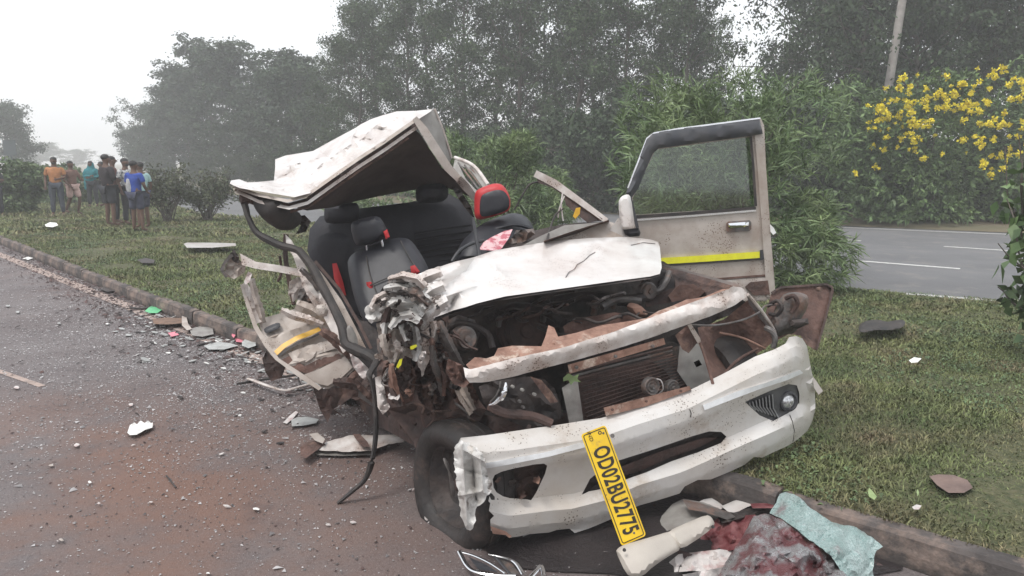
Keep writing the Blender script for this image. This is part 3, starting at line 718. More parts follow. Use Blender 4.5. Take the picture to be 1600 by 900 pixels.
# yellow flowering shrub beyond the far road
def flowering(base, W, Dp, H, seed, nfl, label):
    r = whorl_bush('flowering_shrub', base, W, Dp, H, seed, 3600, 9, .16, .06, 'leaf_flowering', label, 'shrub', lumps=26, stems=24)
    g = np.random.default_rng(seed + 1)
    protos = []
    for v in range(3):
        nn = 34; C = unit(g, nn, .3) * g.uniform(.02, .11, nn)[:, None]; V, F = leaves_np(C, unit(g, nn, .2), np.full(nn, .07), np.full(nn, .085), g); protos.append(fastmesh('flower', V, F, 'petal_yellow'))
    for i in range(nfl):
        cl_ = i % 17; gc = np.random.default_rng(seed * 7 + cl_); a0 = gc.uniform(-.46, .42); z0 = gc.uniform(.36, .98) * math.sqrt(max(.3, 1 - (abs(a0) * 1.5) ** 2)); a = a0 + g.normal(0, .05); e = 1 - abs(a); z = H * (z0 + g.normal(0, .05))
        if i % 3 == 0: a = g.uniform(-.5, .45); z = H * g.uniform(.35, .95) * math.sqrt(max(.3, 1 - (abs(a) * 1.5) ** 2))
        ay = -Dp * (.40 + .12 * e) * math.sqrt(max(.1, 1 - (z / H - .4) ** 2))
        o = link('flower', protos[i % 3], r); o.location = (a * W, ay + g.normal(0, .15), min(z, H * 1.02)); o.rotation_euler = tuple(g.uniform(0, 6, 3)); sc_ = g.uniform(.32, .88); o.scale = (sc_,) * 3
    return r
flowering((10.5, 19.2, .1), 4.6, 2.6, 4.15, 50, 230, 'large shrub covered in yellow flower clusters across the far road')
flowering((14.2, 19.4, .1), 3.8, 2.6, 4.3, 55, 60, 'second yellow flowering shrub at the right frame edge')
# broad-leaved branch poking in at the right edge
def broad_plant(base, seed):
    g = np.random.default_rng(seed); r = empty('leafy_plant', base); tag(r, 'broad leaved dark plant poking into the right frame edge', 'plant'); gs = []; C = []; Dd = []
    for i in range(30):
        e = Vector((g.uniform(-.60, .5), g.uniform(-.4, .4), g.uniform(.45, 1.75))); lp = limb((g.normal(0, .05), g.normal(0, .05), 0), e, .12, g, 6); gs.append(tube_geo(lp, [.014, .012, .010, .008, .006, .004], 4))
        for q in range(26):
            t = g.uniform(.35, 1); b = lp[int(t * 4.99)]; C.append(tuple(b + Vector(g.normal(0, .05, 3).tolist()))); 
    v, f = merge(gs); me = bpy.data.meshes.new('stem'); me.from_pydata([tuple(q) for q in v], [], f); me.materials.append(M['bark']); link('stem', me, r)
    C = np.array(C); n = len(C); V, F = leaves_np(C, unit(g, n, -.2), g.uniform(.08, .16, n), g.uniform(.05, .09, n), g); link('foliage', fastmesh('foliage', V, F, 'leaf_broad'), r)
broad_plant((4.22, 5.75, .10), 71)

# leaning concrete pole
pa, pb = P(1386, 150, 22.6), P(1420, -60, 22.6); dd = (pb - pa).normalized(); foot = pa - dd * (pa.z / dd.z)
tag(tube('utility_pole', [foot, pa, pb + dd * 2], [.15, .125, .10], 'pole_concrete', None, 12, smooth=False), 'leaning grey concrete pole rising above the yellow flowering shrub', 'pole')
# dark sign on a post at the far left
sg = empty('road_sign', (P(15, 300, 40).x, 40, .02)); tag(sg, 'small dark square sign on a thin post above the hedge at the left', 'sign')
c = P(15, 231, 40); V, F = box_geo(c, Vector((.33, 0, 0)), Vector((0, .02, 0)), Vector((0, 0, .40))); meshobj('sign_board', V, F, 'sign_grey', sg)
tube('post', [(c.x, 40.04, 0), (c.x, 40.04, c.z)], .05, 'sign_grey', sg, smooth=False)
# =====================================================================
# THE WRECK: a white utility vehicle, front to the camera, nose turned a little right, roof torn up and folded
# =====================================================================
KL = .45
def Fd(d):                                      # plane across the car, d metres behind the bumper face
    c = 2.83 + d * 1.097
    return lambda px, py: (lambda r: r[1] * c / (r[1] - KL * r[0]))(ray(px, py))
def Sd(k):                                      # plane along the car, k = 1.07 left flank .. 2.80 right flank
    return lambda px, py: (lambda r: r[1] * k / (r[0] + KL * r[1]))(ray(px, py))
car = tag(empty('wrecked_car', (.1, 4.1, 0)), 'crushed white utility vehicle with torn roof and its door hanging open', 'car')
def cp(name, o, d, m, **k): return panel(name, o, d, m, car, **k)
def lab(o, l): o['label'] = l; return o

# --- chassis, floor, sill, firewall ---
cp('floor_pan', [(560, 620), (660, 690), (760, 700), (1100, 690), (1150, 640), (1000, 560), (700, 520), (560, 500)], lambda x, y: Fd(1.3)(x, y) + (y - 600) * -.004, 'engine_dark', th=.03, sp=30)
cp('firewall', [(600, 470), (700, 430), (1036, 408), (1090, 440), (1120, 560), (900, 640), (650, 650), (590, 560)], Fd(1.15), 'engine_dark', th=.02, sp=22, crumple=.03)
cp('door_sill', [(528, 622), (560, 618), (640, 650), (700, 690), (690, 716), (660, 704), (600, 670), (552, 656)], Sd(1.12), 'rust_dark', th=.08, sp=12, crumple=.01)
cp('chassis_rail', [(600, 640), (700, 620), (760, 650), (1000, 640), (1010, 668), (760, 700), (690, 690)], Fd(.75), 'rust_dark', th=.08, sp=18, crumple=.02)
cp('floor_rib', band([(520, 600), (512, 640), (530, 655)], 16), 4.55, 'rust_dark', th=.05, crumple=.02)
# --- rear cabin ---
cp('rear_seat_back', [(480, 392), (484, 358), (500, 338), (560, 326), (640, 316), (700, 302), (728, 318), (742, 345), (748, 378), (720, 410), (660, 450), (600, 500), (560, 520), (540, 500), (500, 440)], lambda x, y: 5.55 + (y - 380) * -.0022, 'seat_back_cloth', th=.16, sp=16, puff=.05, puffw=20)
for i in range(6):
    y = 352 + i * 10; tube('seat_rib', [P(648 + i * 1.5, y + 12, 5.47), P(690, y + 5, 5.45), P(736, y - 1, 5.47)], .014, 'seat_back_cloth', car, seg=6)
cp('headrest', [(507, 322), (516, 318), (556, 316), (561, 322), (562, 343), (553, 348), (512, 350), (506, 343)], 5.45, 'seat_back_cloth', th=.09, sp=7, puff=.05, puffw=12, round_=1)
cp('headrest', [(650, 294), (664, 288), (694, 286), (701, 292), (700, 309), (690, 316), (655, 318), (649, 310)], 5.5, 'seat_back_cloth', th=.09, sp=7, puff=.05, puffw=12, round_=1)
cp('rear_window_ledge', band([(556, 333), (590, 330), (640, 320), (660, 314)], 6), 5.7, 'white_dirty', th=.03)
cp('rear_side_seat', [(482, 400), (492, 372), (515, 362), (545, 366), (556, 400), (566, 452), (572, 500), (556, 498), (520, 448), (494, 430)], 5.0, 'seat_back_cloth', th=.12, sp=12, puff=.05, puffw=16, round_=1)
lab(cp('seat_trim', [(519, 412), (526, 411), (536, 440), (541, 462), (533, 458), (522, 436)], 4.93, 'red_leather', th=.02, puff=.012, puffw=4, sp=6), 'red strip on the rear seat edge')
# --- front passenger seat ---
ps = lab(cp('front_seat', [(542, 412), (547, 400), (558, 392), (590, 380), (620, 371), (636, 372), (645, 378), (660, 400), (672, 424), (672, 446), (640, 480), (604, 520), (586, 522), (566, 500), (552, 462)], lambda x, y: 4.62 - (y - 400) * .0028, 'seat_leather', th=.13, sp=10, puff=.07, puffw=26, round_=1), 'black leather front passenger seat with red patches')
def sub(name, o, d, m, par, **k): return panel(name, o, d, m, par, **k)
sub('seat_trim', [(572, 441), (580, 440), (588, 458), (594, 478), (586, 476), (577, 462)], 4.42, 'red_leather', ps, th=.03, puff=.012, puffw=4, sp=5)
sub('seat_trim', [(641, 416), (648, 414), (656, 424), (652, 430), (643, 428)], 4.46, 'red_leather', ps, th=.03, puff=.012, puffw=4, sp=5)
for pts in ([(572, 400), (578, 430), (590, 462)], [(578, 446), (606, 434), (644, 420)], [(626, 376), (636, 396), (648, 416)], [(592, 466), (620, 450), (662, 430)]):
    tube('seat_seam', [P(x, y, 4.535 - (y - 400) * .0028) for x, y in pts], .004, 'black_rubber', ps, seg=5)
tube('headrest_post', [P(572, 380, 4.62), P(574, 396, 4.62)], .007, 'chrome', ps, smooth=False); tube('headrest_post', [P(596, 374, 4.62), P(599, 388, 4.62)], .007, 'chrome', ps, smooth=False)
hr = cp('headrest', [(547, 354), (553, 344), (586, 337), (596, 341), (607, 364), (605, 371), (590, 378), (564, 386), (554, 381)], 4.6, 'seat_leather', th=.08, sp=6, puff=.05, puffw=12, round_=1)
sub('seat_trim', [(599, 362), (605, 358), (609, 370), (603, 374)], 4.54, 'red_leather', hr, th=.02, puff=.01, puffw=4, sp=4)
# --- driver seat with red headrest, dash ---
ds = lab(cp('front_seat', [(708, 410), (720, 378), (748, 352), (775, 340), (800, 332), (820, 336), (833, 352), (836, 372), (800, 392), (740, 410)], [(708, 410, 4.7), (780, 345, 4.95), (835, 370, 4.95), (740, 400, 4.7)], 'seat_leather', th=.14, sp=9, puff=.07, puffw=18, round_=1), 'black driver seat seen above the hood')
tube('seat_piping', [P(716, 396, 4.68), P(750, 368, 4.8), P(800, 352, 4.86), P(832, 358, 4.88)], .012, 'seat_leather', ds, seg=6)
hd = lab(cp('headrest', [(741, 306), (745, 296), (771, 286), (786, 288), (797, 306), (798, 325), (790, 333), (748, 345), (741, 338)], 4.86, 'red_leather', th=.09, sp=5, puff=.045, puffw=12, round_=2), 'headrest with red edge and black face')
sub('headrest_face', [(750, 312), (754, 303), (776, 296), (788, 298), (796, 310), (796, 324), (788, 331), (755, 340), (749, 334)], 4.815, 'seat_leather', hd, th=.03, sp=5, puff=.014, puffw=7, round_=2)
cp('dashboard', [(756, 400), (783, 385), (806, 366), (836, 360), (872, 352), (905, 348), (945, 346), (955, 356), (900, 380), (800, 400)], [(756, 400, 4.15), (806, 366, 4.4), (945, 348, 4.75), (900, 380, 4.4)], 'lining_dark', th=.06, sp=9, crumple=.02, cs=20)
cp('cloth', [(748, 390), (756, 378), (767, 371), (788, 361), (801, 358), (795, 372), (784, 388), (778, 392)], [(748, 390, 4.1), (800, 358, 4.38), (780, 390, 4.12)], 'pink_cloth', th=.004, sp=5, crumple=.03, cs=12)
cp('dash_shell', [(776, 392), (800, 372), (806, 360), (834, 357), (836, 366), (822, 376), (800, 388)], 4.3, 'engine_grey', th=.02, sp=6, crumple=.05, cs=10)
tube('steering_wheel_rim', [P(706, 409, 4.3), P(718, 392, 4.35), P(736, 381, 4.42), P(756, 376, 4.5)], .011, 'black_plastic', car)
# --- right windscreen pillar stump and cowl ---
cp('pillar_flap', [(838, 285), (860, 292), (881, 304), (884, 320), (900, 334), (918, 348), (944, 344), (900, 312), (866, 284), (842, 276)], [(838, 285, 4.75), (881, 304, 4.72), (918, 348, 4.62), (944, 342, 4.62)], 'rust_dark', th=.012, sp=6, crumple=.02)
lab(cp('windscreen_pillar', band([(836, 271), (866, 286), (900, 310), (948, 345)], [11, 12, 10, 8]), [(836, 271, 4.76), (900, 310, 4.68), (948, 345, 4.58), (866, 280, 4.72)], 'white_dirty', th=.05, sp=6, crumple=.006), 'bent stump of the windscreen pillar')
cp('pillar_inner', band([(840, 278), (870, 295), (905, 320), (940, 344)], 5), [(840, 278, 4.77), (905, 320, 4.69), (940, 344, 4.6), (870, 290, 4.72)], 'rust', th=.05, sp=6)
cp('cowl', [(812, 392), (846, 380), (900, 366), (948, 345), (972, 352), (975, 376), (900, 382), (840, 392)], [(812, 392, 4.05), (900, 372, 4.3), (972, 360, 4.55), (948, 347, 4.57)], 'beige_paint', th=.012, sp=9, crumple=.01)
cp('cowl_seal', band([(850, 379), (900, 362), (952, 346)], 5), [(850, 379, 4.1), (900, 362, 4.3), (952, 345, 4.54)], 'rust', th=.02, sp=6)
cp('dash_glass', [(800, 392), (846, 368), (882, 352), (941, 347), (900, 364), (850, 380)], [(800, 392, 4.15), (882, 354, 4.45), (941, 347, 4.6)], 'panel_grey', th=.01, sp=9)
ptube('cable', [(841, 284, 4.74), (828, 288, 4.72), (818, 302, 4.7), (804, 328, 4.7)], .006, 'black_rubber', car)
ptube('cable', [(880, 326, 4.66), (868, 336, 4.6), (860, 356, 4.45), (854, 378, 4.25)], .006, 'black_rubber', car)
ptube('wire_strand', [(879, 302, 4.66), (877, 322, 4.65), (880, 345, 4.65)], .005, 'liner_white', car); ptube('wire_strand', [(882, 306, 4.65), (874, 326, 4.64), (872, 340, 4.64)], .004, 'liner_white', car)
cp('clip', [(900, 325), (907, 324), (906, 334), (899, 342), (895, 338)], 4.6, 'amber_reflector', th=.02, sp=4)
wp = lab(ptube('wiper', [(739, 340, 3.98), (744, 370, 3.95), (750, 403, 3.9)], [.007, .011, .008], 'black_plastic', car), 'bent wiper arm sticking straight up')
# --- torn and folded roof ---
lining_d = [(464, 325, 4.6), (645, 200, 4.98), (722, 285, 5.3), (558, 315, 5.7), (651, 297, 5.75), (535, 275, 4.72), (600, 228, 4.85)]
cp('roof_lining', [(464, 325), (490, 298), (535, 270), (600, 226), (645, 198), (658, 212), (690, 262), (722, 285), (738, 308), (700, 294), (651, 296), (600, 305), (558, 314), (520, 324), (480, 329)], lining_d, 'roof_lining', th=.012, sp=12, crumple=.012, cs=60)
cp('roof_lining_fold', [(480, 328), (520, 322), (560, 312), (650, 294), (720, 284), (700, 276), (650, 272), (600, 284), (540, 300)], lambda x, y: TPSL(x, y) - .02, 'lining_dark', th=.006, sp=12) if False else None
rt = [(359, 285, 4.2), (374, 281, 4.3), (430, 249, 5.2), (430, 281, 4.6), (480, 298, 4.25), (558, 246, 4.55), (651, 175, 5.15), (679, 170, 5.35), (632, 196, 4.88), (514, 222, 5.1), (598, 180, 5.15), (480, 262, 4.75), (420, 294, 4.3), (545, 225, 4.8)]
RC = [(556, 202, 546, 226, 0.11, 7.800000000000001), (546, 226, 500, 258, 0.1, 10.4), (500, 258, 470, 290, 0.07, 9.1), (600, 184, 560, 222, 0.09, 10.4), (448, 246, 462, 284, -0.09, 9.1), (500, 236, 522, 252, -0.08, 7.800000000000001), (575, 200, 612, 204, -0.09, 7.800000000000001), (625, 178, 630, 192, 0.06, 7.800000000000001), (390, 288, 440, 296, 0.06, 7.800000000000001), (440, 262, 500, 246, 0.07, 7.800000000000001), (552, 212, 590, 226, -0.07, 6.5), (476, 270, 440, 286, -0.07, 7.800000000000001), (430, 281, 470, 262, -0.06, 6.5)]
lab(cp('roof', [(359, 287), (361, 282), (374, 280), (387, 285), (405, 284), (428, 282), (430, 262), (430, 249), (446, 243), (489, 236), (514, 222), (540, 208), (555, 200), (564, 194), (580, 186), (598, 180), (620, 174), (651, 173), (679, 170), (664, 180), (654, 186), (632, 197), (598, 222), (558, 247), (527, 270), (500, 288), (484, 302), (460, 308), (430, 303), (400, 298), (375, 294)],
   creased(rt, RC), 'roof_paint', th=.008, sp=5, crumple=.06, cs=18, angle=26, lines=clines(RC)), 'crumpled white roof skin folded upward')
hdr = [(366, 292), (402, 304), (449, 314), (478, 306), (502, 289), (530, 269), (560, 248), (600, 222), (634, 198), (650, 187)]
hz_ = [(366, 292, 4.15), (402, 304, 4.15), (449, 314, 4.15), (478, 306, 4.2), (502, 289, 4.3), (560, 248, 4.5), (600, 222, 4.65), (650, 187, 4.95)]
for k, (dy, w_, m_, dd_) in enumerate(((0, 5, 'beige_paint', 0), (6, 5, 'rust_dark', .05), (11, 5, 'white_dirty', .01), (17, 4, 'rust', .05))):
    q = [(x + dy * .25, y + dy * (1 if i else .6)) for i, (x, y) in enumerate(hdr)]
    if k == 3: q = q[2:-1]
    t_ = TPS([(a, b + dy, c + dd_) for a, b, c in hz_], .02)
    cp('roof_header_fold', band(q, w_), t_, m_, th=.02, sp=6, crumple=.012, cs=18)
lab(cp('folded_roof_corner', [(393, 311), (404, 305), (433, 311), (455, 322), (472, 336), (470, 350), (456, 360), (436, 360), (412, 344), (398, 326)], [(393, 311, 4.25), (433, 311, 4.2), (472, 340, 4.4), (443, 359, 4.3), (412, 340, 4.2)], 'black_rubber', th=.05, sp=6, puff=.05, puffw=14, round_=1), 'dark padded corner under the roof tip')
cp('roof_corner_tear', [(374, 300), (396, 303), (400, 322), (390, 318), (378, 322), (374, 312)], 4.22, 'rust_dark', th=.02, sp=5, crumple=.03, cs=8)
cp('roof_corner_tear', [(452, 340), (476, 336), (486, 346), (478, 362), (462, 366), (470, 352)], 4.4, 'engine_dark', th=.03, sp=5, crumple=.05, cs=8)
lab(cp('roof_side_flap', [(651, 182), (679, 170), (691, 197), (699, 222), (706, 246), (700, 262), (684, 240), (668, 214)], [(651, 182, 5.1), (679, 170, 5.35), (706, 246, 5.45), (684, 240, 5.2)], 'panel_grey', th=.008, sp=6, crumple=.03, cs=16), 'torn grey side flap of the roof')
tube('flap_edge', [P(679, 170, 5.34), P(690, 197, 5.38), P(699, 224, 5.41), (P(706, 247, 5.44))], .008, 'white_dirty', car, seg=6)
cp('side_roof_rail', band([(648, 184), (662, 203), (680, 232), (700, 262), (718, 281)], [8, 13, 14, 13, 10]), [(648, 184, 4.93), (680, 232, 5.0), (718, 281, 5.15), (670, 215, 4.97)], 'beige_paint', th=.05, sp=6, crumple=.008)
cp('side_roof_rail', band([(716, 279), (728, 292), (742, 309), (746, 318)], [12, 13, 9, 5]), [(716, 279, 5.13), (742, 309, 5.2), (728, 290, 5.15)], 'white_dirty', th=.04, sp=5, crumple=.015, cs=10)
cp('torn_trim', [(706, 292), (718, 296), (736, 322), (742, 342), (730, 330), (716, 310)], 5.25, 'engine_dark', th=.03, sp=5, crumple=.05, cs=8)
# --- rear quarter with its barred side window ---
cp('rear_quarter', [(711, 247), (740, 261), (762, 289), (765, 310), (752, 300), (742, 306), (722, 278), (708, 262)], [(711, 247, 6.3), (740, 261, 6.0), (762, 289, 5.7), (722, 278, 5.9)], 'panel_grey', th=.03, sp=6, holes=[[(716, 256), (736, 267), (754, 292), (745, 298), (728, 280)]])
for a, b in (((716, 254), (748, 296)), ((726, 258), (753, 293)), ((735, 262), (758, 291))): tube('window_bar', [P(*a, 6.0), P(*b, 5.72)], .008, 'engine_grey', car, smooth=False, seg=6)
ptube('roof_gutter', [(711, 246, 6.3), (740, 259, 6.0), (763, 289, 5.68)], .014, 'white_dirty', car)
cp('sill_plate', [(416, 548), (428, 560), (446, 574), (440, 590), (424, 596), (414, 580), (410, 562)], 4.15, 'rust_dark', th=.03, sp=6, crumple=.03, cs=12)
cp('sill_plate', [(486, 596), (506, 608), (540, 604), (560, 600), (600, 620), (640, 650), (630, 662), (590, 640), (548, 622), (520, 640), (512, 660), (500, 640)], 4.0, 'rust_dark', th=.04, sp=8, crumple=.04, cs=18)
random.seed(44)
for i in range(16):
    x0 = random.uniform(690, 1000); y0 = random.uniform(488, 520) - (x0 - 690) * .06; q = [(x0, y0, 3.55)]
    for k in range(4): q.append((q[-1][0] + random.uniform(8, 30), q[-1][1] + random.uniform(-12, 10), 3.5 + random.uniform(-.06, .15)))
    ptube('wiring', q, random.uniform(.004, .009), random.choice(['black_rubber', 'engine_dark', 'rust_dark', 'engine_dark']), car, seg=6)
for x, y, Y, r in ((900, 505, 3.6, .02), (930, 478, 3.75, .025), (780, 500, 3.6, .018), (850, 490, 3.7, .022), (960, 470, 3.8, .02)):
    c0 = P(x, y, Y); lathe('filler_cap', [(0, r), (r * .8, r), (r, r * .7), (r, 0), (r * .7, -r * .3), (r * .7, -r * 2)], c0, (.1, -.3, .95), 'engine_grey', car, 14)
# --- left (picture) windscreen and door pillars ---
ptube('weather_strip', [(378, 308, 4.25), (384, 325, 4.22), (388, 340, 4.2), (400, 362, 4.18), (418, 374, 4.16), (440, 384, 4.15), (463, 390, 4.14), (476, 402, 4.13)], [.02, .018, .016, .018, .022, .022, .02, .018], 'black_rubber', car)
ptube('weather_strip', [(466, 390, 4.14), (488, 418, 4.1), (504, 448, 4.05), (518, 474, 4.0), (534, 508, 3.92), (542, 536, 3.88), (556, 546, 3.84), (578, 556, 3.8), (588, 566, 3.78)], [.022, .026, .026, .024, .026, .034, .03, .028, .024], 'black_rubber', car)
lab(ptube('weather_strip', [(592, 552, 3.6), (586, 570, 3.5), (577, 586, 3.42), (583, 606, 3.4), (587, 640, 3.38), (587, 680, 3.36), (582, 716, 3.34), (571, 748, 3.33), (550, 768, 3.32), (528, 786, 3.31)], [.012, .018, .016, .018, .02, .02, .02, .019, .017, .014], 'black_rubber', car, flat=.6), 'long rubber strip hanging down onto the road')
cp('door_pillar', [(446, 366), (456, 376), (470, 402), (486, 432), (504, 464), (518, 486), (532, 516), (544, 545), (536, 552), (524, 530), (508, 500), (488, 466), (470, 436), (458, 400), (447, 384)], [(446, 366, 4.25), (486, 432, 4.15), (540, 548, 3.95), (458, 400, 4.2)], 'white_dirty', th=.05, sp=6, crumple=.015, cs=14)
cp('inner_pillar', [(470, 392), (486, 406), (510, 436), (534, 470), (552, 504), (574, 548), (562, 548), (544, 520), (522, 486), (500, 446), (480, 418)], [(470, 392, 4.2), (534, 470, 4.05), (570, 545, 3.9), (500, 446, 4.12)], 'beige_paint', th=.05, sp=6, crumple=.012, cs=14)
cp('inner_pillar', band([(492, 408), (530, 452), (560, 504), (580, 545)], 5), [(492, 408, 4.19), (530, 452, 4.1), (580, 545, 3.9)], 'rust_dark', th=.06, sp=6)
cp('pillar_bracket', [(541, 510), (549, 508), (558, 526), (560, 540), (550, 543), (543, 530)], 3.86, 'panel_grey', th=.02, sp=5, round_=1, puff=.01, puffw=4)
ptube('rusty_rod', [(447, 366, 4.4), (446, 400, 4.38), (452, 440, 4.35), (459, 476, 4.3)], [.016, .014, .014, .012], 'rust_dark', car)
ptube('rusty_rod', [(437, 400, 4.4), (440, 425, 4.4), (434, 440, 4.4)], .008, 'rust_dark', car)
cp('torn_hinge', [(452, 440), (466, 432), (480, 444), (470, 462), (458, 472), (450, 460)], 4.3, 'white_dirty', th=.02, sp=5, crumple=.06, cs=8)
cp('torn_hinge', [(468, 452), (490, 446), (508, 464), (512, 486), (498, 500), (478, 492), (462, 478)], 4.15, 'engine_grey', th=.03, sp=5, crumple=.07, cs=9)
cp('torn_hinge', [(492, 478), (505, 474), (514, 486), (508, 496), (496, 494)], 4.05, 'beige_paint', th=.03, sp=5, puff=.02, puffw=5, round_=1)
lab(cp('door_hinge_arm', [(375, 396), (400, 409), (434, 414), (472, 421), (486, 430), (470, 432), (434, 425), (400, 420), (378, 414)], [(375, 400, 4.1), (434, 420, 4.15), (480, 428, 4.2)], 'white_dirty', th=.04, sp=6, crumple=.012, cs=14), 'white metal strut poking out to the left')
cp('mirror_shell', [(343, 421), (350, 408), (361, 395), (365, 400), (353, 412), (350, 424), (360, 432), (352, 434)], 4.1, 'engine_grey', th=.05, sp=4)
cp('mirror_shell', [(350, 424), (356, 408), (364, 400), (374, 406), (384, 416), (382, 426), (366, 436), (356, 432)], 4.12, 'beige_paint', th=.03, sp=5, crumple=.04, cs=9)
cp('mirror_shell', [(360, 396), (366, 390), (374, 402), (372, 412), (364, 408)], 4.1, 'engine_dark', th=.04, sp=4, crumple=.03, cs=6)
cp('torn_strip', [(381, 440), (388, 424), (394, 428), (390, 440), (384, 445)], 4.1, 'liner_white', th=.006, sp=4, crumple=.02, cs=6)
# --- rear door hanging open on the left of the picture ---
door2_d = [(377, 446, 4.25), (408, 503, 4.2), (500, 473, 4.3), (547, 553, 4.05), (513, 607, 4.0), (428, 553, 4.05), (470, 530, 4.1)]
D2C = [(415, 530, 500, 500, .03, 8), (450, 570, 545, 545, .03, 7), (440, 500, 470, 540, -.03, 7), (500, 505, 520, 545, -.03, 6), (470, 588, 530, 560, .02, 8)]
dl = lab(cp('side_door', [(404, 505), (414, 496), (440, 489), (462, 482), (486, 492), (506, 498), (522, 508), (540, 533), (548, 553), (554, 577), (536, 594), (513, 608), (502, 604), (486, 592), (450, 570), (428, 553), (412, 528)], creased(door2_d, D2C), 'beige_paint', th=.03, sp=7, crumple=.03, cs=26, lines=clines(D2C)), 'dented beige side door with an amber strip')
dz = TPS(door2_d)
def on_l(o): return lambda x, y: dz(x, y) - o
sub('reflector_strip', [(428, 549), (440, 538), (462, 525), (485, 516), (498, 511), (502, 516), (486, 524), (466, 531), (446, 543), (433, 555)], on_l(.03), 'amber_reflector', dl, th=.01, sp=6)
sub('strip_backing', [(433, 556), (446, 545), (466, 533), (486, 526), (503, 517), (505, 520), (488, 529), (468, 537), (448, 549), (435, 559)], on_l(.03), 'black_rubber', dl, th=.01, sp=6)
sub('door_handle', [(412, 513), (432, 504), (438, 505), (438, 512), (418, 521), (413, 519)], on_l(.045), 'black_plastic', dl, th=.03, sp=4, puff=.01, puffw=4, round_=1)
sub('pressed_panel', [(450, 552), (480, 540), (520, 530), (534, 536), (526, 544), (500, 552), (478, 566), (458, 564)], on_l(.028), 'beige_paint', dl, th=.02, sp=6, crumple=.02, cs=12)
sub('pressed_panel', [(440, 562), (452, 556), (476, 572), (500, 560), (530, 552), (534, 560), (504, 572), (480, 584), (462, 578)], on_l(.018), 'rust', dl, th=.02, sp=6, crumple=.01, cs=12)
sub('pressed_panel', [(468, 588), (500, 576), (540, 556), (551, 574), (534, 590), (512, 603), (498, 600)], on_l(.022), 'beige_paint', dl, th=.02, sp=7, crumple=.008, cs=22)
lab(sub('door_edge', [(375, 444), (380, 445), (388, 470), (402, 508), (420, 538), (436, 560), (470, 582), (503, 606), (498, 610), (466, 589), (430, 562), (414, 542), (396, 512), (384, 476)], [(377, 446, 4.2), (402, 508, 4.1), (430, 558, 3.98), (500, 607, 3.95)], 'beige_paint', dl, th=.02, sp=6), 'thin folded edge of the side door')
sub('torn_skin', [(377, 445), (384, 440), (393, 452), (402, 480), (410, 502), (401, 506), (390, 478)], [(377, 445, 4.2), (393, 452, 4.22), (405, 504, 4.15)], 'white_dirty', dl, th=.006, sp=5, crumple=.02, cs=12)
cp('pillar_foot', [(546, 552), (560, 560), (576, 576), (586, 588), (576, 596), (566, 592), (552, 574)], 3.75, 'liner_white', th=.04, sp=5, crumple=.03, cs=10)
cp('pillar_foot', [(556, 578), (570, 586), (580, 592), (574, 602), (556, 600), (540, 596), (548, 584)], 3.8, 'rust', th=.04, sp=5, crumple=.03, cs=10)
# --- the open right door ---
DD = lambda x, y: 4.62 + (x - 985) * .0006
def DDo(o): return lambda x, y: DD(x, y) - o
rd = lab(cp('open_door', [(972, 330), (985, 298), (1010, 218), (1020, 209), (1189, 185), (1194, 196), (1197, 260), (1203, 350), (1212, 462), (1196, 470), (1120, 474), (1040, 470), (985, 440), (968, 400)], DD, 'beige_paint', th=.05, sp=13,
            holes=[[(989, 336), (989, 309), (1024, 234), (1172, 214), (1177, 270), (1180, 324), (1080, 330)]]), 'beige white door standing wide open with its window intact')
sub('window_visor', [(978, 302), (994, 260), (1009, 216), (1020, 207), (1060, 200), (1187, 186), (1192, 209), (1175, 212), (1100, 222), (1029, 232), (1020, 240), (1008, 268), (998, 293), (987, 309)], DDo(.045), 'visor_plastic', rd, th=.03, sp=7, puff=.02, puffw=5)
sub('visor_rim', band([(981, 294), (996, 255), (1011, 216), (1022, 208), (1060, 201), (1188, 184.5)], 2.4), DDo(.05), 'chrome', rd, th=.03, sp=8)
lab(sub('window_pane', [(988, 337), (988, 307), (1022, 232), (1174, 212), (1181, 325), (1080, 331)], DDo(-.02), 'car_glass', rd, th=.004, sp=40), 'tinted door window pane')
sub('window_channel', band([(1173, 213), (1177, 260), (1181, 322)], 4), DDo(.008), 'black_rubber', rd, th=.02, sp=9)
sub('window_sill_trim', band([(990, 339), (1080, 333), (1181, 325)], 5), DDo(.012), 'black_rubber', rd, th=.02, sp=9)
sub('window_sill_trim', band([(992, 344), (1080, 337.5), (1181, 329)], 3), DDo(.016), 'chrome', rd, th=.02, sp=9)
hh = sub('door_handle', [(1135, 349), (1138, 346), (1171, 344), (1174, 347), (1174, 358), (1171, 361), (1138, 363), (1135, 360)], DDo(.012), 'engine_grey', rd, th=.02, sp=4)
sub('handle_lever', [(1138, 349), (1169, 346.5), (1171, 349), (1170, 354), (1140, 357), (1138, 354)], DDo(.028), 'chrome', hh, th=.015, sp=4, puff=.012, puffw=4)
sub('reflector_strip', [(1033, 403), (1100, 399), (1187, 393), (1187, 403), (1100, 409), (1033, 413)], DDo(.016), 'yellow_reflector', rd, th=.015, sp=9)
sub('strip_end_cap', [(1187, 391), (1192, 390), (1194, 405), (1188, 407)], DDo(.02), 'black_plastic', rd, th=.02, sp=5)
sub('strip_backing', [(1033, 413), (1100, 409), (1190, 403), (1190, 406), (1100, 412), (1033, 416)], DDo(.014), 'black_rubber', rd, th=.012, sp=9)
sub('body_crease', band([(1040, 441), (1120, 436), (1200, 430)], 3.2), DDo(.012), 'rust', rd, th=.02, sp=9)
sub('splash_dirt_panel', [(1036, 444), (1120, 439), (1200, 433), (1204, 462), (1196, 468), (1120, 472), (1050, 468)], DDo(.008), 'white_dirty', rd, th=.012, sp=9)
sub('corner_patch', [(1164, 448), (1172, 441), (1200, 438), (1203, 460), (1178, 462)], DDo(.02), 'rust', rd, th=.01, sp=6)
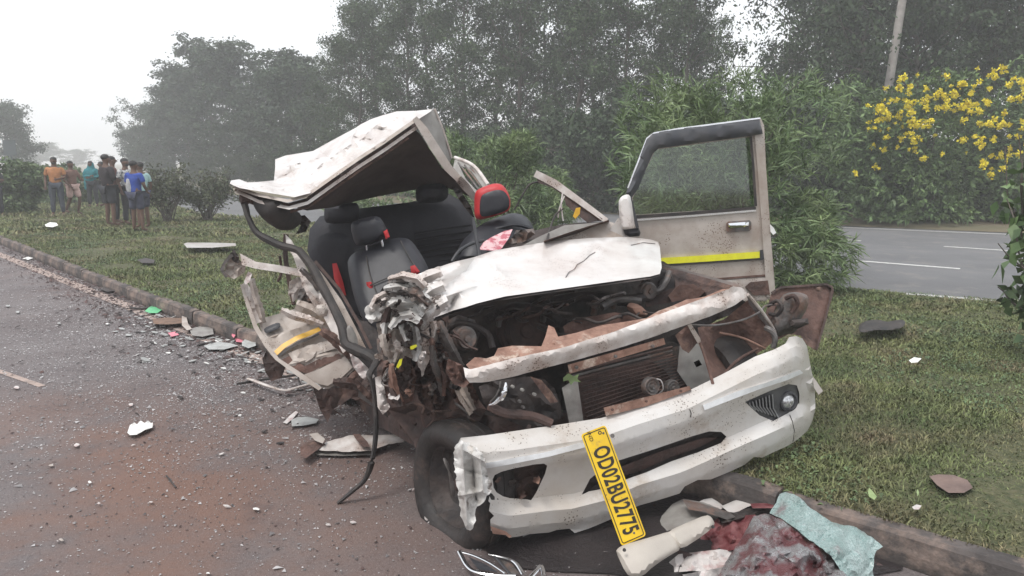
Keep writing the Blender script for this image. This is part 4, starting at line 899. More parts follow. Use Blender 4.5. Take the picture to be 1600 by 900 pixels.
sub('door_post', band([(1185, 205), (1190, 260), (1196, 340), (1204, 464)], [13, 13, 13, 12]), DDo(.014), 'beige_paint', rd, th=.03, sp=8)
lab(sub('door_mirror', [(966, 316), (970, 307), (981, 303), (986, 308), (992, 352), (990, 357), (973, 359), (969, 352)], 4.42, 'white_paint', rd, th=.12, sp=5, puff=.03, puffw=7, round_=1), 'white door mirror seen from behind')
sub('mirror_edge', band([(984, 306), (990, 330), (996, 356)], 5), 4.44, 'black_plastic', rd, th=.12, sp=6)
sub('mirror_foot', [(974, 359), (990, 357), (998, 356), (1001, 364), (999, 369), (984, 370), (976, 366)], 4.47, 'black_plastic', rd, th=.1, sp=5, puff=.02, puffw=5)
sub('door_skin_tear', [(1203, 350), (1209, 356), (1213, 364), (1208, 367), (1204, 362)], 4.72, 'paper_white', rd, th=.005, sp=3)
cp('front_cowl_side', [(948, 366), (966, 340), (972, 352), (988, 372), (1010, 378), (960, 378)], 4.5, 'white_paint', th=.02, sp=7)
# --- engine bay contents ---
cp('inner_wing', [(1036, 412), (1090, 428), (1147, 446), (1130, 456), (1110, 462), (1060, 470), (1010, 480), (1000, 440)], [(1036, 412, 4.15), (1147, 446, 3.65), (1060, 470, 3.85), (1000, 440, 4.0)], 'rust_dark', th=.02, sp=10, crumple=.03, cs=20)
lab(cp('fender_edge', band([(1030, 413), (1070, 423), (1110, 434), (1152, 446), (1166, 456)], [3, 3.5, 4, 5, 4]), [(1030, 413, 4.1), (1110, 434, 3.75), (1166, 456, 3.5), (1152, 446, 3.55)], 'white_paint', th=.03, sp=6), 'white top edge of the right wing')
cp('battery_cover', [(1044, 462), (1060, 446), (1084, 444), (1102, 456), (1092, 464), (1050, 472)], 3.75, 'rust', th=.14, sp=8, crumple=.01)
cp('reservoir', [(978, 480), (984, 472), (1000, 476), (1014, 490), (1006, 496), (990, 494)], 3.65, 'rust_bright', th=.08, sp=6, puff=.03, puffw=7, round_=1)
cp('battery_cover', [(880, 510), (900, 498), (960, 488), (990, 492), (1000, 498), (940, 510), (884, 528)], 3.55, 'rust', th=.1, sp=8, crumple=.02, cs=15)
cp('air_filter_box', [(700, 500), (716, 492), (742, 500), (750, 520), (742, 546), (716, 556), (702, 540)], 3.45, 'engine_grey', th=.12, sp=8, crumple=.03, cs=14, puff=.03, puffw=10)
def drum(name, px, py, Y, r, L, m, ax=(.41, -.91, .1)):
    c = P(px, py, Y); return lathe(name, [(0, L * .55), (r * .25, L * .55), (r * .3, L * .45), (r * .75, L * .5), (r * .85, L * .42), (r * .85, L * .2), (r, L * .18), (r, -L * .1), (r * .9, -L * .12), (r * .9, -L * .5), (0, -L * .5)], c, ax, m, car, 20)
drum('air_cleaner', 815, 515, 3.75, .13, .14, 'rust_dark'); drum('alternator', 725, 528, 3.3, .055, .10, 'engine_grey'); drum('pulley', 1012, 455, 3.85, .05, .06, 'engine_grey'); drum('brake_booster', 1030, 445, 4.0, .09, .09, 'engine_dark', (.2, -.9, .3))
for pts, r, m_ in (([(760, 500, 3.6), (800, 480, 3.7), (850, 486, 3.7), (880, 505, 3.6)], .025, 'engine_dark'), ([(860, 470, 3.9), (920, 462, 3.9), (980, 470, 3.8), (1010, 462, 3.85)], .03, 'engine_dark'),
                   ([(940, 480, 3.7), (965, 468, 3.75), (1000, 470, 3.8)], .02, 'engine_grey'), ([(1000, 450, 3.9), (1026, 456, 3.85), (1040, 440, 3.9), (1046, 425, 3.95)], .017, 'engine_grey'), ([(690, 520, 3.4), (720, 505, 3.4), (760, 520, 3.4), (770, 545, 3.35)], .016, 'engine_dark')):
    ptube('hose', pts, r, m_, car)
cp('engine_block', [(780, 520), (820, 500), (900, 496), (960, 490), (1000, 500), (1010, 540), (900, 570), (790, 560)], 3.8, 'engine_dark', th=.3, sp=12, crumple=.06, cs=18)
# --- radiator, its frame, horns, shroud ---
rad = cp('radiator', [(902, 588), (1056, 552), (1080, 600), (1010, 640), (943, 655), (912, 662)], Fd(.28), 'radiator', th=.05, sp=15)
for i in range(11):
    a = i / 10; tube('radiator_fin', [P(904 + a * 14, 592 + a * 66, Fd(.262)(906, 592 + a * 60)), P(1056 + a * 14, 556 + a * 44, Fd(.262)(1060, 556 + a * 44))], .003, 'rust_dark', rad, smooth=False, seg=4)
cp('radiator_shroud', [(1062, 540), (1093, 536), (1113, 592), (1108, 606), (1080, 612), (1058, 580)], Fd(.24), 'panel_grey', th=.03, sp=8, crumple=.015, holes=[[(1084, 566), (1092, 562), (1097, 570), (1088, 574)]])
cp('radiator_shroud', [(1010, 552), (1062, 540), (1070, 600), (1056, 606), (1040, 580), (1020, 566)], Fd(.27), 'engine_grey', th=.03, sp=8, crumple=.01)
cp('radiator_shroud', [(878, 606), (902, 590), (912, 660), (908, 668), (890, 664)], Fd(.2), 'panel_grey', th=.02, sp=8, crumple=.012)
def horn(px, py, r):
    c = P(px, py, Fd(.16)(px, py)); ax = (.38, -.9, .15)
    o = lathe('horn', [(0, .018), (r * .2, .02), (r * .3, .008), (r * .55, .012), (r * .62, .004), (r * .85, .01), (r, .0), (r, -.02), (r * .5, -.035), (0, -.035)], c, ax, 'engine_grey', car, 24)
horn(1018, 604, .044); horn(1051, 606, .038)
ptube('horn_wire', [(1018, 592, 3.35), (1032, 594, 3.34), (1036, 608, 3.34), (1028, 616, 3.35)], .003, 'liner_white', car)
lab(cp('grille_rail', [(887, 570), (960, 550), (1037, 528), (1040, 538), (960, 562), (890, 584)], Fd(.2), 'rust_bright', th=.03, sp=7, crumple=.008), 'rusty rail under the white cross member')
for px, py in ((901, 574), (962, 557), (1020, 541)): drum('bolt', px, py, Fd(.19)(px, py), .008, .012, 'engine_grey')
for dy in (10, 16, 22): tube('grille_bar', [P(885, 574 + dy, Fd(.24)(885, 580)), P(1050, 532 + dy, Fd(.24)(1050, 540))], .006, 'engine_grey' if dy == 16 else 'rust_dark', car, smooth=False, seg=6)
lab(cp('lower_rail', [(943, 637), (1010, 620), (1077, 603), (1080, 609), (1012, 634), (947, 650)], Fd(.06), 'rust_bright', th=.03, sp=7, crumple=.005), 'short rusty rail resting on the bumper top')
for px, py in ((957, 640), (1010, 627), (1064, 611)): drum('bolt', px, py, Fd(.05)(px, py), .006, .008, 'rust')
# --- headlamp cavity on the right, wing liner, torn rust panel ---
lab(cp('wing_liner', [(1090, 512), (1130, 500), (1172, 466), (1186, 492), (1208, 520), (1212, 532), (1190, 548), (1150, 574), (1112, 602), (1098, 560)], [(1090, 512, 3.7), (1172, 466, 3.75), (1210, 525, 3.65), (1112, 602, 3.5), (1150, 540, 3.85)], 'rust', th=.02, sp=9, crumple=.03, cs=24), 'rust coloured inner wing behind the missing headlamp')
cp('wing_liner', [(1040, 530), (1090, 500), (1160, 468), (1176, 480), (1120, 500), (1096, 516), (1080, 545)], 3.95, 'engine_dark', th=.02, sp=10, crumple=.04)
cp('lamp_bracket', [(1055, 524), (1074, 508), (1082, 516), (1089, 536), (1076, 552), (1066, 546)], Fd(.14), 'rust', th=.03, sp=6, crumple=.03, cs=10)
cp('lamp_bracket', [(1074, 508), (1080, 506), (1094, 528), (1098, 548), (1092, 540)], Fd(.12), 'beige_paint', th=.01, sp=5, crumple=.01)
tube('support_rod', [P(1094, 535, 3.35), P(1104, 565, 3.33), P(1114, 600, 3.3)], .007, 'rust', car); tube('support_rod', [P(1124, 520, 3.7), P(1160, 528, 3.72), P(1196, 545, 3.7)], .006, 'rust_bright', car)
tube('support_rod', [P(1120, 600, 3.45), P(1150, 565, 3.6), P(1184, 545, 3.68)], .008, 'rust', car)
lab(ptube('cable', [(1080, 508, 3.4), (1120, 508, 3.45), (1160, 500, 3.55), (1186, 488, 3.65), (1196, 478, 3.8), (1214, 476, 3.9)], .005, 'engine_grey', car), 'thin lamp cable stretched across the cavity')
tube('fender_edge', [P(1168, 460, 3.5), P(1190, 486, 3.6), P(1209, 515, 3.7), P(1212, 528, 3.72)], .008, 'white_dirty', car, seg=6)
cp('fender_stub', [(1166, 458), (1172, 462), (1192, 488), (1210, 516), (1204, 518), (1186, 496), (1170, 474)], 3.72, 'engine_dark', th=.01, sp=6)
ptube('lamp_ring', [(1196, 512, 3.62), (1204, 516, 3.6), (1211, 528, 3.6), (1208, 544, 3.6)], .014, 'engine_grey', car)
lab(cp('splash_panel', [(1206, 456), (1218, 449), (1240, 446), (1290, 443), (1301, 447), (1303, 456), (1290, 500), (1277, 548), (1262, 540), (1250, 524), (1232, 522), (1210, 534), (1200, 520), (1196, 490)], [(1206, 456, 4.05), (1301, 447, 4.2), (1277, 548, 3.95), (1210, 530, 3.85)], 'rust', th=.012, sp=8, crumple=.02, cs=30), 'rusty splash panel bent outward')
cp('splash_rim', band([(1205, 458), (1220, 449), (1292, 444), (1301, 450), (1290, 498), (1276, 546)], 3.5), [(1206, 456, 4.03), (1301, 447, 4.18), (1277, 548, 3.93), (1240, 446, 4.1)], 'rust_dark', th=.03, sp=6)
cp('washer_tank', [(1216, 470), (1226, 458), (1248, 456), (1264, 462), (1262, 482), (1250, 500), (1244, 520), (1226, 522), (1208, 530), (1202, 505)], 3.88, 'engine_grey', th=.09, sp=7, puff=.05, puffw=12, round_=1)
cp('lamp_motor', [(1236, 500), (1262, 497), (1264, 506), (1246, 514), (1234, 510)], 3.8, 'engine_dark', th=.06, sp=5, puff=.02, puffw=5)
ptube('hose', [(1200, 478, 3.9), (1214, 470, 3.85), (1222, 480, 3.82), (1214, 492, 3.84), (1202, 490, 3.88)], .010, 'engine_dark', car)
ptube('hose', [(1228, 466, 3.84), (1240, 462, 3.8), (1246, 474, 3.8), (1238, 488, 3.82)], .012, 'rust_dark', car)
drum('bolt', 1280, 452, 4.12, .014, .02, 'engine_grey')
# --- headlamp housing and mess on the left front corner ---
cp('headlamp_housing', [(748, 604), (770, 596), (820, 588), (850, 592), (866, 606), (876, 634), (880, 650), (860, 664), (820, 668), (780, 650), (756, 630)], Fd(.22), 'engine_dark', th=.1, sp=9, crumple=.03, cs=16)
lab(ptube('headlamp_ring', [(790, 598, 2.98), (789, 610, 2.96), (783, 622, 2.96), (772, 631, 2.97), (764, 633, 2.98)], [.004, .012, .013, .008, .003], 'chrome', car), 'broken chrome arc of the left headlamp')
ptube('headlamp_ring', [(782, 596, 3.0), (780, 608, 2.99), (774, 620, 2.99), (766, 628, 3.0)], .004, 'engine_grey', car)
for px, py in ((816, 609), (835, 616), (812, 627), (817, 636), (801, 604)): drum('lamp_fixing', px, py, 3.02, .007, .02, 'panel_grey' if py < 620 else 'engine_grey')
cp('lamp_bracket', [(828, 588), (846, 594), (862, 612), (872, 628), (860, 630), (846, 612)], Fd(.12), 'rust', th=.01, sp=6, crumple=.02, cs=10)
ptube('hose', [(764, 634, 3.0), (790, 646, 2.98), (830, 650, 3.0), (862, 662, 3.0)], .02, 'rust_dark', car)
cp('inner_wing', [(596, 470), (640, 450), (700, 480), (704, 540), (730, 600), (760, 640), (745, 665), (690, 668), (650, 690), (610, 660), (588, 600)], [(596, 470, 3.75), (700, 480, 3.5), (760, 640, 3.15), (650, 680, 3.35), (600, 600, 3.6)], 'rust_dark', th=.04, sp=10, crumple=.09, cs=22)
cp('wheel_arch', [(606, 640), (660, 655), (700, 640), (760, 648), (830, 664), (830, 676), (760, 690), (690, 700), (655, 720), (646, 690)], [(606, 640, 3.4), (830, 664, 3.1), (655, 720, 3.2), (700, 660, 3.3)], 'rust_dark', th=.04, sp=10, crumple=.03, cs=20)
# torn plates of the crushed corner: a real pile, back to front
random.seed(21)
def shard(px, py, Y, r, m_, name='torn_panel', par=None, asp=1.0, cr=.035):
    """a torn, buckled strip of sheet: curved spine, uneven width, folded along its length"""
    n = 7; rot = random.uniform(0, 6.28); L = r * 1.5 * math.sqrt(asp); W_ = r * .62 / math.sqrt(asp); spine = []; a = rot; x, y = px - math.cos(rot) * L / 2, py - math.sin(rot) * L / 2
    for i in range(n): spine.append((x, y)); a += random.uniform(-.38, .38); x += math.cos(a) * L / n; y += math.sin(a) * L / n
    o = band(spine, [W_ * random.uniform(.6, 1.5) * 2 * (.55 if i in (0, n - 1) else 1) for i in range(n)])
    gx, gy = random.uniform(-.008, .008), random.uniform(-.008, .008)
    try: return panel(name, o, lambda x, y: Y + (x - px) * gx + (y - py) * gy, m_, par or car, th=.004, sp=max(2.4, r * .17), crumple=cr * 1.15, cs=max(5, r * .5), ragged=.9, angle=50)
    except Exception: return None
for i in range(16): shard(random.uniform(604, 700), random.uniform(480, 640), random.uniform(3.4, 3.6), random.uniform(9, 18), random.choice(['rust', 'rust_dark', 'rust_dark', 'engine_grey']), 'torn_plate')
def crush(name, o, Y, m_, cr, cs, l=None):
    q = cp(name, o, Y, m_, th=.005, sp=3.4, crumple=cr, cs=cs, ragged=1.3, angle=60)
    if l: lab(q, l)
crush('crushed_bracket', [(690, 548), (716, 556), (730, 580), (744, 612), (752, 640), (738, 650), (716, 636), (700, 606), (688, 580)], 3.22, 'rust', .07, 13)
crush('crushed_bracket', [(650, 560), (672, 548), (690, 566), (698, 600), (690, 640), (668, 650), (652, 620), (646, 590)], 3.32, 'rust_dark', .09, 14)
crush('crushed_bracket', [(664, 500), (684, 492), (702, 506), (708, 532), (694, 548), (674, 540), (662, 522)], 3.26, 'engine_grey', .08, 12)
crush('crushed_bracket', [(600, 560), (640, 552), (650, 590), (646, 626), (622, 636), (602, 620), (596, 590)], 3.3, 'rust', .06, 15)
crush('crushed_wing', [(588, 506), (612, 494), (640, 504), (662, 498), (668, 520), (654, 538), (648, 562), (632, 556), (618, 578), (602, 560), (592, 530)], 3.2, 'beige_paint', .06, 22, 'crushed beige remains of the left wing')
crush('crushed_wing', [(652, 520), (670, 512), (676, 540), (668, 570), (660, 588), (652, 566)], 3.17, 'white_dirty', .04, 15)
cp('crushed_backing', [(580, 478), (600, 446), (640, 434), (668, 440), (670, 470), (664, 505), (670, 560), (640, 580), (606, 560), (592, 515)], 3.36, 'engine_dark', th=.02, sp=8, crumple=.05)
0 and crush('crushed_wing', [(572, 474), (588, 454), (604, 438), (632, 428), (660, 424), (676, 440), (672, 462), (660, 490), (650, 508), (628, 500), (612, 512), (596, 500), (578, 496)], 3.25, 'silver_torn', .12, 12, 'shredded silver and white remains of the headlamp and wing')
crush('crushed_wing', [(618, 448), (650, 436), (668, 452), (656, 476), (640, 486), (622, 472)], 3.15, 'torn_white', .05, 16)
crush('crushed_wing', [(570, 480), (584, 472), (598, 482), (596, 500), (580, 506), (571, 496)], 3.15, 'torn_white', .03, 12)
for (x, y, r, m_, a) in ((612, 470, 12, 'white_dirty', 1.4), (640, 500, 12, 'silver_torn', 1.6), (604, 452, 9, 'engine_dark', 1.4), (632, 462, 9, 'engine_dark', 1.8), (616, 490, 8, 'engine_dark', 1.5), (628, 540, 13, 'white_dirty', 1.6), (606, 526, 10, 'rust', 1.8), (640, 522, 9, 'engine_dark', 2),
                         (660, 560, 10, 'liner_white', 2.4), (614, 620, 10, 'liner_white', 1.8), (600, 634, 9, 'white_dirty', 2), (684, 560, 12, 'engine_dark', 1.6), (712, 600, 10, 'engine_dark', 1.8), (672, 606, 12, 'engine_grey', 1.8), (730, 598, 8, 'beige_paint', 1.8), (690, 520, 8, 'rust', 1.8),
                         (590, 560, 8, 'beige_paint', 1.8), (632, 590, 9, 'engine_dark', 1.6), (640, 612, 8, 'rust_bright', 1.6), (676, 470, 7, 'white_dirty', 2)):
    shard(x, y, 3.10 + random.uniform(-.04, .03), r, m_, asp=a, cr=.05)
for (pts, w_, m_) in (([(668, 470), (648, 452), (622, 446), (600, 452)], [16, 22, 18, 8], 'torn_white'), ([(664, 488), (644, 474), (618, 470), (594, 484)], [14, 20, 16, 8], 'torn_white'), ([(666, 450), (650, 436), (628, 432), (606, 438)], [14, 16, 14, 7], 'white_dirty'),
                      ([(656, 500), (640, 492), (624, 496), (608, 512)], [12, 18, 14, 8], 'torn_white'), ([(642, 470), (634, 490), (630, 512), (634, 534)], [10, 15, 14, 8], 'torn_white'), ([(612, 466), (606, 488), (600, 510), (602, 526)], [9, 13, 12, 7], 'torn_white'),
                      ([(604, 458), (590, 466), (580, 480)], [8, 12, 9], 'white_dirty'), ([(624, 500), (618, 524), (624, 548), (618, 566)], [10, 16, 12, 6], 'beige_paint'), ([(650, 510), (654, 532), (648, 556)], [9, 14, 8], 'torn_white'), ([(596, 520), (598, 540), (606, 556)], [8, 12, 7], 'beige_paint'),
                      ([(684, 500), (694, 520), (708, 548), (722, 572)], [10, 14, 12, 8], 'engine_grey'), ([(700, 560), (716, 590), (728, 616), (742, 640)], [9, 14, 12, 8], 'beige_paint'), ([(672, 530), (678, 560), (690, 590), (694, 620)], [8, 12, 10, 6], 'rust'), ([(610, 570), (614, 600), (626, 628)], [8, 14, 8], 'rust_bright')):
    for (ox, oy, oz) in ((0, 0, 0), (random.uniform(-5, 5), random.uniform(4, 9), .05)):
        q_ = [(x + ox + random.uniform(-2, 2), y + oy + random.uniform(-2, 2)) for x, y in pts]; Yb = random.uniform(3.10, 3.2) + oz; gx_, gy_ = random.uniform(-.003, .003), random.uniform(-.004, .004)
        mid = q_[len(q_) // 2]; CR = [(q_[i][0], q_[i][1], q_[i + 1][0], q_[i + 1][1], .05, 5) for i in range(len(q_) - 1)]
        panel('folded_strip', band(q_, w_), creased(lambda x, y, a=Yb, m0=mid, g1=gx_, g2=gy_: a + (x - m0[0]) * g1 + (y - m0[1]) * g2, CR), m_ if oz == 0 else random.choice(['engine_grey', 'rust_dark', m_]), car, th=.003, sp=3.5, crumple=.016, cs=9, ragged=1.0, angle=30, lines=clines(CR, 4))
for (pts, w_, m_, Y0) in (([(700, 470), (684, 480), (668, 496), (660, 516)], [20, 22, 16, 8], 'white_paint', 3.2), ([(694, 446), (676, 452), (660, 466), (652, 486)], [20, 22, 16, 9], 'white_paint', 3.28), ([(690, 424), (672, 430), (654, 436), (640, 448)], [16, 20, 16, 8], 'white_paint', 3.5), ([(676, 500), (680, 516), (676, 536)], [12, 14, 7], 'white_dirty', 3.18),
                          ([(462, 474), (486, 486), (512, 500), (536, 524)], [14, 22, 20, 12], 'beige_paint', 4.12), ([(476, 440), (492, 466), (512, 492), (530, 520)], [10, 16, 18, 12], 'white_dirty', 4.1), ([(440, 484), (460, 492), (484, 500), (506, 508)], [8, 14, 14, 8], 'white_dirty', 4.06), ([(500, 516), (524, 530), (548, 556)], [12, 18, 12], 'rust', 4.0),
                          ([(392, 436), (400, 462), (406, 486), (412, 506)], [10, 12, 12, 9], 'beige_paint', 4.18), ([(520, 596), (548, 600), (572, 606)], [10, 20, 12], 'rust_dark', 3.9), ([(556, 592), (580, 612), (604, 640)], [14, 22, 12], 'rust_dark', 3.7), ([(470, 420), (486, 434), (500, 452)], [8, 12, 8], 'engine_grey', 4.12)):
    q_ = [(x + random.uniform(-1.5, 1.5), y + random.uniform(-1.5, 1.5)) for x, y in pts]; mid = q_[len(q_) // 2]; CR = [(q_[i][0], q_[i][1], q_[i + 1][0], q_[i + 1][1], .045, 5) for i in range(len(q_) - 1)]
    panel('folded_strip', band(q_, w_), creased(lambda x, y, a=Y0: a, CR), m_, car, th=.003, sp=4, crumple=.02, cs=11, ragged=1.0, angle=30, lines=clines(CR, 4))
for i in range(10): shard(random.gauss(628, 24), random.gauss(470, 16), 3.10 + random.uniform(-.05, .04), random.uniform(4, 8), random.choice(['torn_white', 'white_dirty', 'engine_dark']), 'torn_fragment', asp=random.uniform(1.4, 2.6), cr=.03)
cp('crushed_post', [(606, 556), (628, 548), (640, 556), (644, 600), (638, 622), (612, 630), (604, 600)], 3.28, 'rust_dark', th=.03, sp=6, crumple=.03, cs=14)
cp('crushed_post', [(586, 590), (596, 586), (602, 612), (607, 640), (598, 648), (590, 636)], 3.3, 'white_dirty', th=.02, sp=5, crumple=.03, cs=10)
cp('dash_edge', [(596, 452), (610, 440), (650, 430), (664, 432), (640, 444), (604, 462)], 3.9, 'engine_grey', th=.03, sp=5, crumple=.04, cs=9)
lab(cp('marker_tape', [(641, 541), (650, 538), (652, 541), (645, 546), (641, 546)], 3.1, 'yellow_reflector', th=.006, sp=3), 'upper scrap of bright yellow tape')
lab(cp('marker_tape', [(624, 562), (629, 560), (627, 570), (622, 576), (619, 573)], 3.1, 'yellow_reflector', th=.006, sp=3), 'lower scrap of bright yellow tape')
for i in range(12):
    x, y = random.uniform(600, 750), random.uniform(500, 650); a = [(x, y, 3.2)]
    for k in range(4): a.append((a[-1][0] + random.uniform(-18, 22), a[-1][1] + random.uniform(-6, 22), 3.16 + random.uniform(-.06, .06)))
    ptube('loose_wire', a, random.uniform(.003, .007), random.choice(['black_rubber', 'engine_grey', 'rust_dark']), car, seg=5)
# --- front cross member with its rusty ledge ---
lab(cp('ledge', [(728, 570), (742, 558), (760, 560), (772, 556), (778, 544), (800, 540), (846, 541), (852, 526), (857, 508), (866, 512), (872, 526), (900, 520), (940, 508), (975, 503), (1010, 497), (1028, 486), (1050, 478), (1072, 468), (1100, 464), (1128, 452), (1152, 449), (1160, 455), (1120, 466), (1047, 486), (960, 518), (880, 545), (800, 560), (735, 578)],
   [(728, 570, 3.02), (857, 508, 3.28), (1072, 468, 3.62), (1155, 452, 3.56), (880, 545, 3.10), (1047, 486, 3.45), (800, 542, 3.2), (960, 510, 3.36)], 'rust_bright', th=.012, sp=6, crumple=.03, cs=18), 'rusty torn ledge behind the white cross member')
lab(cp('cross_member', [(724, 574), (736, 577), (800, 560), (880, 543), (960, 518), (1047, 485), (1113, 461), (1147, 448), (1158, 449), (1167, 456), (1166, 464), (1150, 476), (1113, 493), (1060, 512), (1013, 529), (960, 546), (920, 557), (860, 573), (800, 589), (760, 597), (734, 598), (727, 590)],
   lambda x, y: Fd(.10)(x, y) + max(0, (x - 1120) / 50) ** 2 * .10 - .035 * math.sin(max(0, min(1, (y - (574 - (x - 728) * .28)) / 34)) * math.pi), 'white_dirty', th=.02, sp=6, crumple=.012, cs=22, ragged=.3, angle=28), 'white front cross member over the missing grille')
cp('member_tear', [(700, 560), (722, 570), (734, 598), (726, 606), (708, 600), (696, 580)], 3.0, 'rust', th=.01, sp=5, crumple=.04, cs=9)
sp_ = cp('plant_sprig', [(880, 590), (888, 583), (896, 588), (905, 584), (902, 592), (908, 597), (897, 596), (892, 602), (888, 594), (880, 596)], 2.98, 'leaf_hedge', th=.002, sp=4, crumple=.01)
# --- hood ---
hood_d = [(660, 503, 3.22), (700, 488, 3.24), (760, 470, 3.27), (840, 455, 3.36), (920, 445, 3.48), (1033, 426, 3.72), (683, 418, 3.75), (740, 402, 3.9), (810, 385, 4.02), (920, 373, 4.2), (1025, 377, 4.42), (690, 462, 3.32), (850, 425, 3.66), (960, 410, 3.9), (1020, 400, 4.0), (670, 470, 3.3), (735, 440, 3.48), (725, 420, 3.72)]
HC = [(684, 456, 728, 422, .12, 8), (728, 422, 742, 404, .10, 7), (672, 472, 740, 448, .07, 8), (740, 448, 800, 438, .04, 12), (700, 484, 712, 462, -.07, 6), (760, 404, 790, 434, .05, 8), (884, 434, 930, 392, -.035, 6), (990, 374, 1026, 396, -.05, 7), (840, 384, 1010, 378, .03, 8), (820, 440, 870, 400, .02, 10), (690, 430, 720, 414, -.06, 5)]
hood = lab(cp('hood', [(660, 503), (662, 488), (670, 472), (682, 456), (672, 440), (683, 418), (710, 409), (740, 402), (773, 391), (810, 385), (860, 377), (920, 372), (980, 370), (1016, 374), (1028, 378), (1031, 386), (1034, 418), (1031, 428), (1016, 432), (970, 438), (920, 445), (870, 452), (827, 458), (790, 463), (773, 467), (745, 474), (727, 480), (708, 485), (693, 491)], creased(hood_d, HC), 'white_paint', th=.006, sp=7, crumple=.014, cs=40, lines=clines(HC)), 'buckled white hood pushed up at an angle')
hT = creased(hood_d, HC)
sub('hood_lip', [(664, 501), (693, 489), (727, 478), (773, 465), (827, 456), (920, 443), (1016, 430), (1033, 425), (1031, 431), (1016, 436), (920, 449), (827, 462), (773, 471), (727, 484), (693, 496), (666, 506)], lambda x, y: hT(x, y) + .03, 'engine_dark', hood, th=.02, sp=9)
0 and sub('hood_dent', [(685, 455), (700, 444), (718, 431), (730, 417), (738, 407), (712, 411), (688, 421), (680, 440)], lambda x, y: hT(x, y) - .012, 'beige_paint', hood, th=.006, sp=6, crumple=.025, cs=16)
for pts in ([(884, 433), (889, 425), (897, 421), (902, 413), (912, 408), (921, 399), (930, 394)], [(986, 383), (1005, 379), (1024, 381)]):
    tube('hood_crack', [P(x, y, hT(x, y) - .006) for x, y in pts], .0022, 'engine_grey', hood, seg=4, smooth=False)
# --- bumper ---
bt = [(708, 707), (720, 684), (760, 680), (827, 670), (907, 658), (947, 651), (1077, 610), (1180, 557), (1227, 537), (1242, 526), (1260, 540), (1275, 600)]
bb = [(708, 760), (767, 830), (797, 839), (860, 831), (893, 829), (951, 813), (998, 789), (1062, 770), (1111, 749), (1164, 726), (1191, 715), (1232, 696), (1266, 670), (1275, 640)]
F0 = Fd(0)
VL = []
for v in (.08, .18, .30, .36, .66, .74, .80, .92):
    VL.append([(x, float(np.interp(x, [a for a, b in bt], [b for a, b in bt])) * (1 - v) + v * float(np.interp(x, [a for a, b in bb], [b for a, b in bb]))) for x in range(776, 1260, 9)])
def bump_d(x, y):
    t = float(np.interp(x, [a for a, b in bt], [b for a, b in bt])); b = float(np.interp(x, [a for a, b in bb], [b for a, b in bb])); v = max(0, (y - t) / max(30, b - t))
    o = float(np.interp(v, [0, .08, .18, .30, .36, .42, .66, .74, .80, .92, 1.0], [.10, .045, .006, 0, .012, .045, .07, .03, .0, .010, .05]))
    if x > 1195: o += ((x - 1195) / 78) ** 2 * .26
    if x < 765: o += ((765 - x) / 55) ** 2 * .03
    return F0(x, y) + o
bum = lab(cp('bumper', [(720, 684), (740, 682), (760, 680), (827, 670), (870, 664), (907, 658), (940, 653), (990, 638), (1030, 624), (1077, 610), (1130, 584), (1180, 557), (1210, 546), (1227, 537), (1233, 527), (1244, 525), (1254, 529), (1261, 541), (1268, 580), (1273, 600), (1274, 638), (1270, 656), (1262, 673), (1247, 686), (1232, 696), (1210, 706), (1191, 715), (1178, 714), (1164, 726), (1138, 738), (1111, 749), (1090, 750), (1070, 760), (1062, 771), (1030, 781), (998, 790), (951, 813), (922, 825), (898, 833), (890, 826), (870, 828), (858, 832), (822, 835), (812, 838), (798, 840), (795, 834), (782, 832), (767, 829), (766, 812), (772, 806), (764, 798), (766, 786), (763, 783), (768, 764), (760, 745), (748, 720), (728, 700), (712, 700)],
    bump_d, 'bumper_white', th=.012, sp=7, crumple=.002, cs=60, angle=24, lines=VL,
    holes=[chaikin([(769, 744), (788, 735), (848, 723), (857, 729), (832, 782), (822, 780), (790, 778), (772, 767)], 1), [(909, 773), (922, 748), (935, 738), (968, 719), (1025, 701), (1080, 682), (1108, 674), (1127, 675), (1135, 682), (1127, 692), (1090, 707), (1051, 720), (1010, 738), (981, 748), (950, 762), (920, 768)],
           [(1164, 628), (1200, 612), (1232, 600), (1245, 602), (1249, 615), (1249, 629), (1232, 645), (1208, 658), (1187, 649)]]), 'white front bumper cracked at its left end')
def bd(o): return lambda x, y: bump_d(x, y) - o
sub('bumper_strip', [(744, 727), (767, 722), (800, 716), (850, 707), (905, 692), (914, 693), (914, 699), (860, 713), (800, 725), (767, 731), (748, 733)], bd(.008), 'white_reflector', bum, th=.01, sp=8)
sub('bumper_strip', [(1098, 633), (1150, 612), (1200, 597), (1250, 578), (1255, 583), (1230, 594), (1190, 607), (1150, 622), (1101, 641)], bd(.008), 'white_reflector', bum, th=.01, sp=8)
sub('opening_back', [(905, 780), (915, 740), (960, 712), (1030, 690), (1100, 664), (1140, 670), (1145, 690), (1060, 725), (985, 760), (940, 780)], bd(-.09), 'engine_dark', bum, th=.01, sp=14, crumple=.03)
sub('opening_mesh', [(968, 730), (1030, 706), (1100, 684), (1122, 684), (1090, 700), (1050, 714), (1000, 736), (975, 744)], bd(-.05), 'radiator', bum, th=.01, sp=8)
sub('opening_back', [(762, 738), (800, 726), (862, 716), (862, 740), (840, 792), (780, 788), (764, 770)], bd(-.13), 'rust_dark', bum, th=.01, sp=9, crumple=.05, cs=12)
for (x, y, m_) in ((838, 752, 'rust_bright'), (818, 773, 'rust'), (800, 756, 'engine_dark'), (783, 750, 'rust_dark')): shard(x, y, 2.9, 8, m_, 'broken_bracket', bum, cr=.02)
fl = lab(sub('fog_lamp', [(1164, 628), (1200, 611), (1232, 599), (1246, 601), (1251, 615), (1250, 630), (1233, 647), (1208, 660), (1186, 650)], bd(-.02), 'engine_grey', bum, th=.03, sp=7), 'grey fog lamp unit in the right of the bumper')
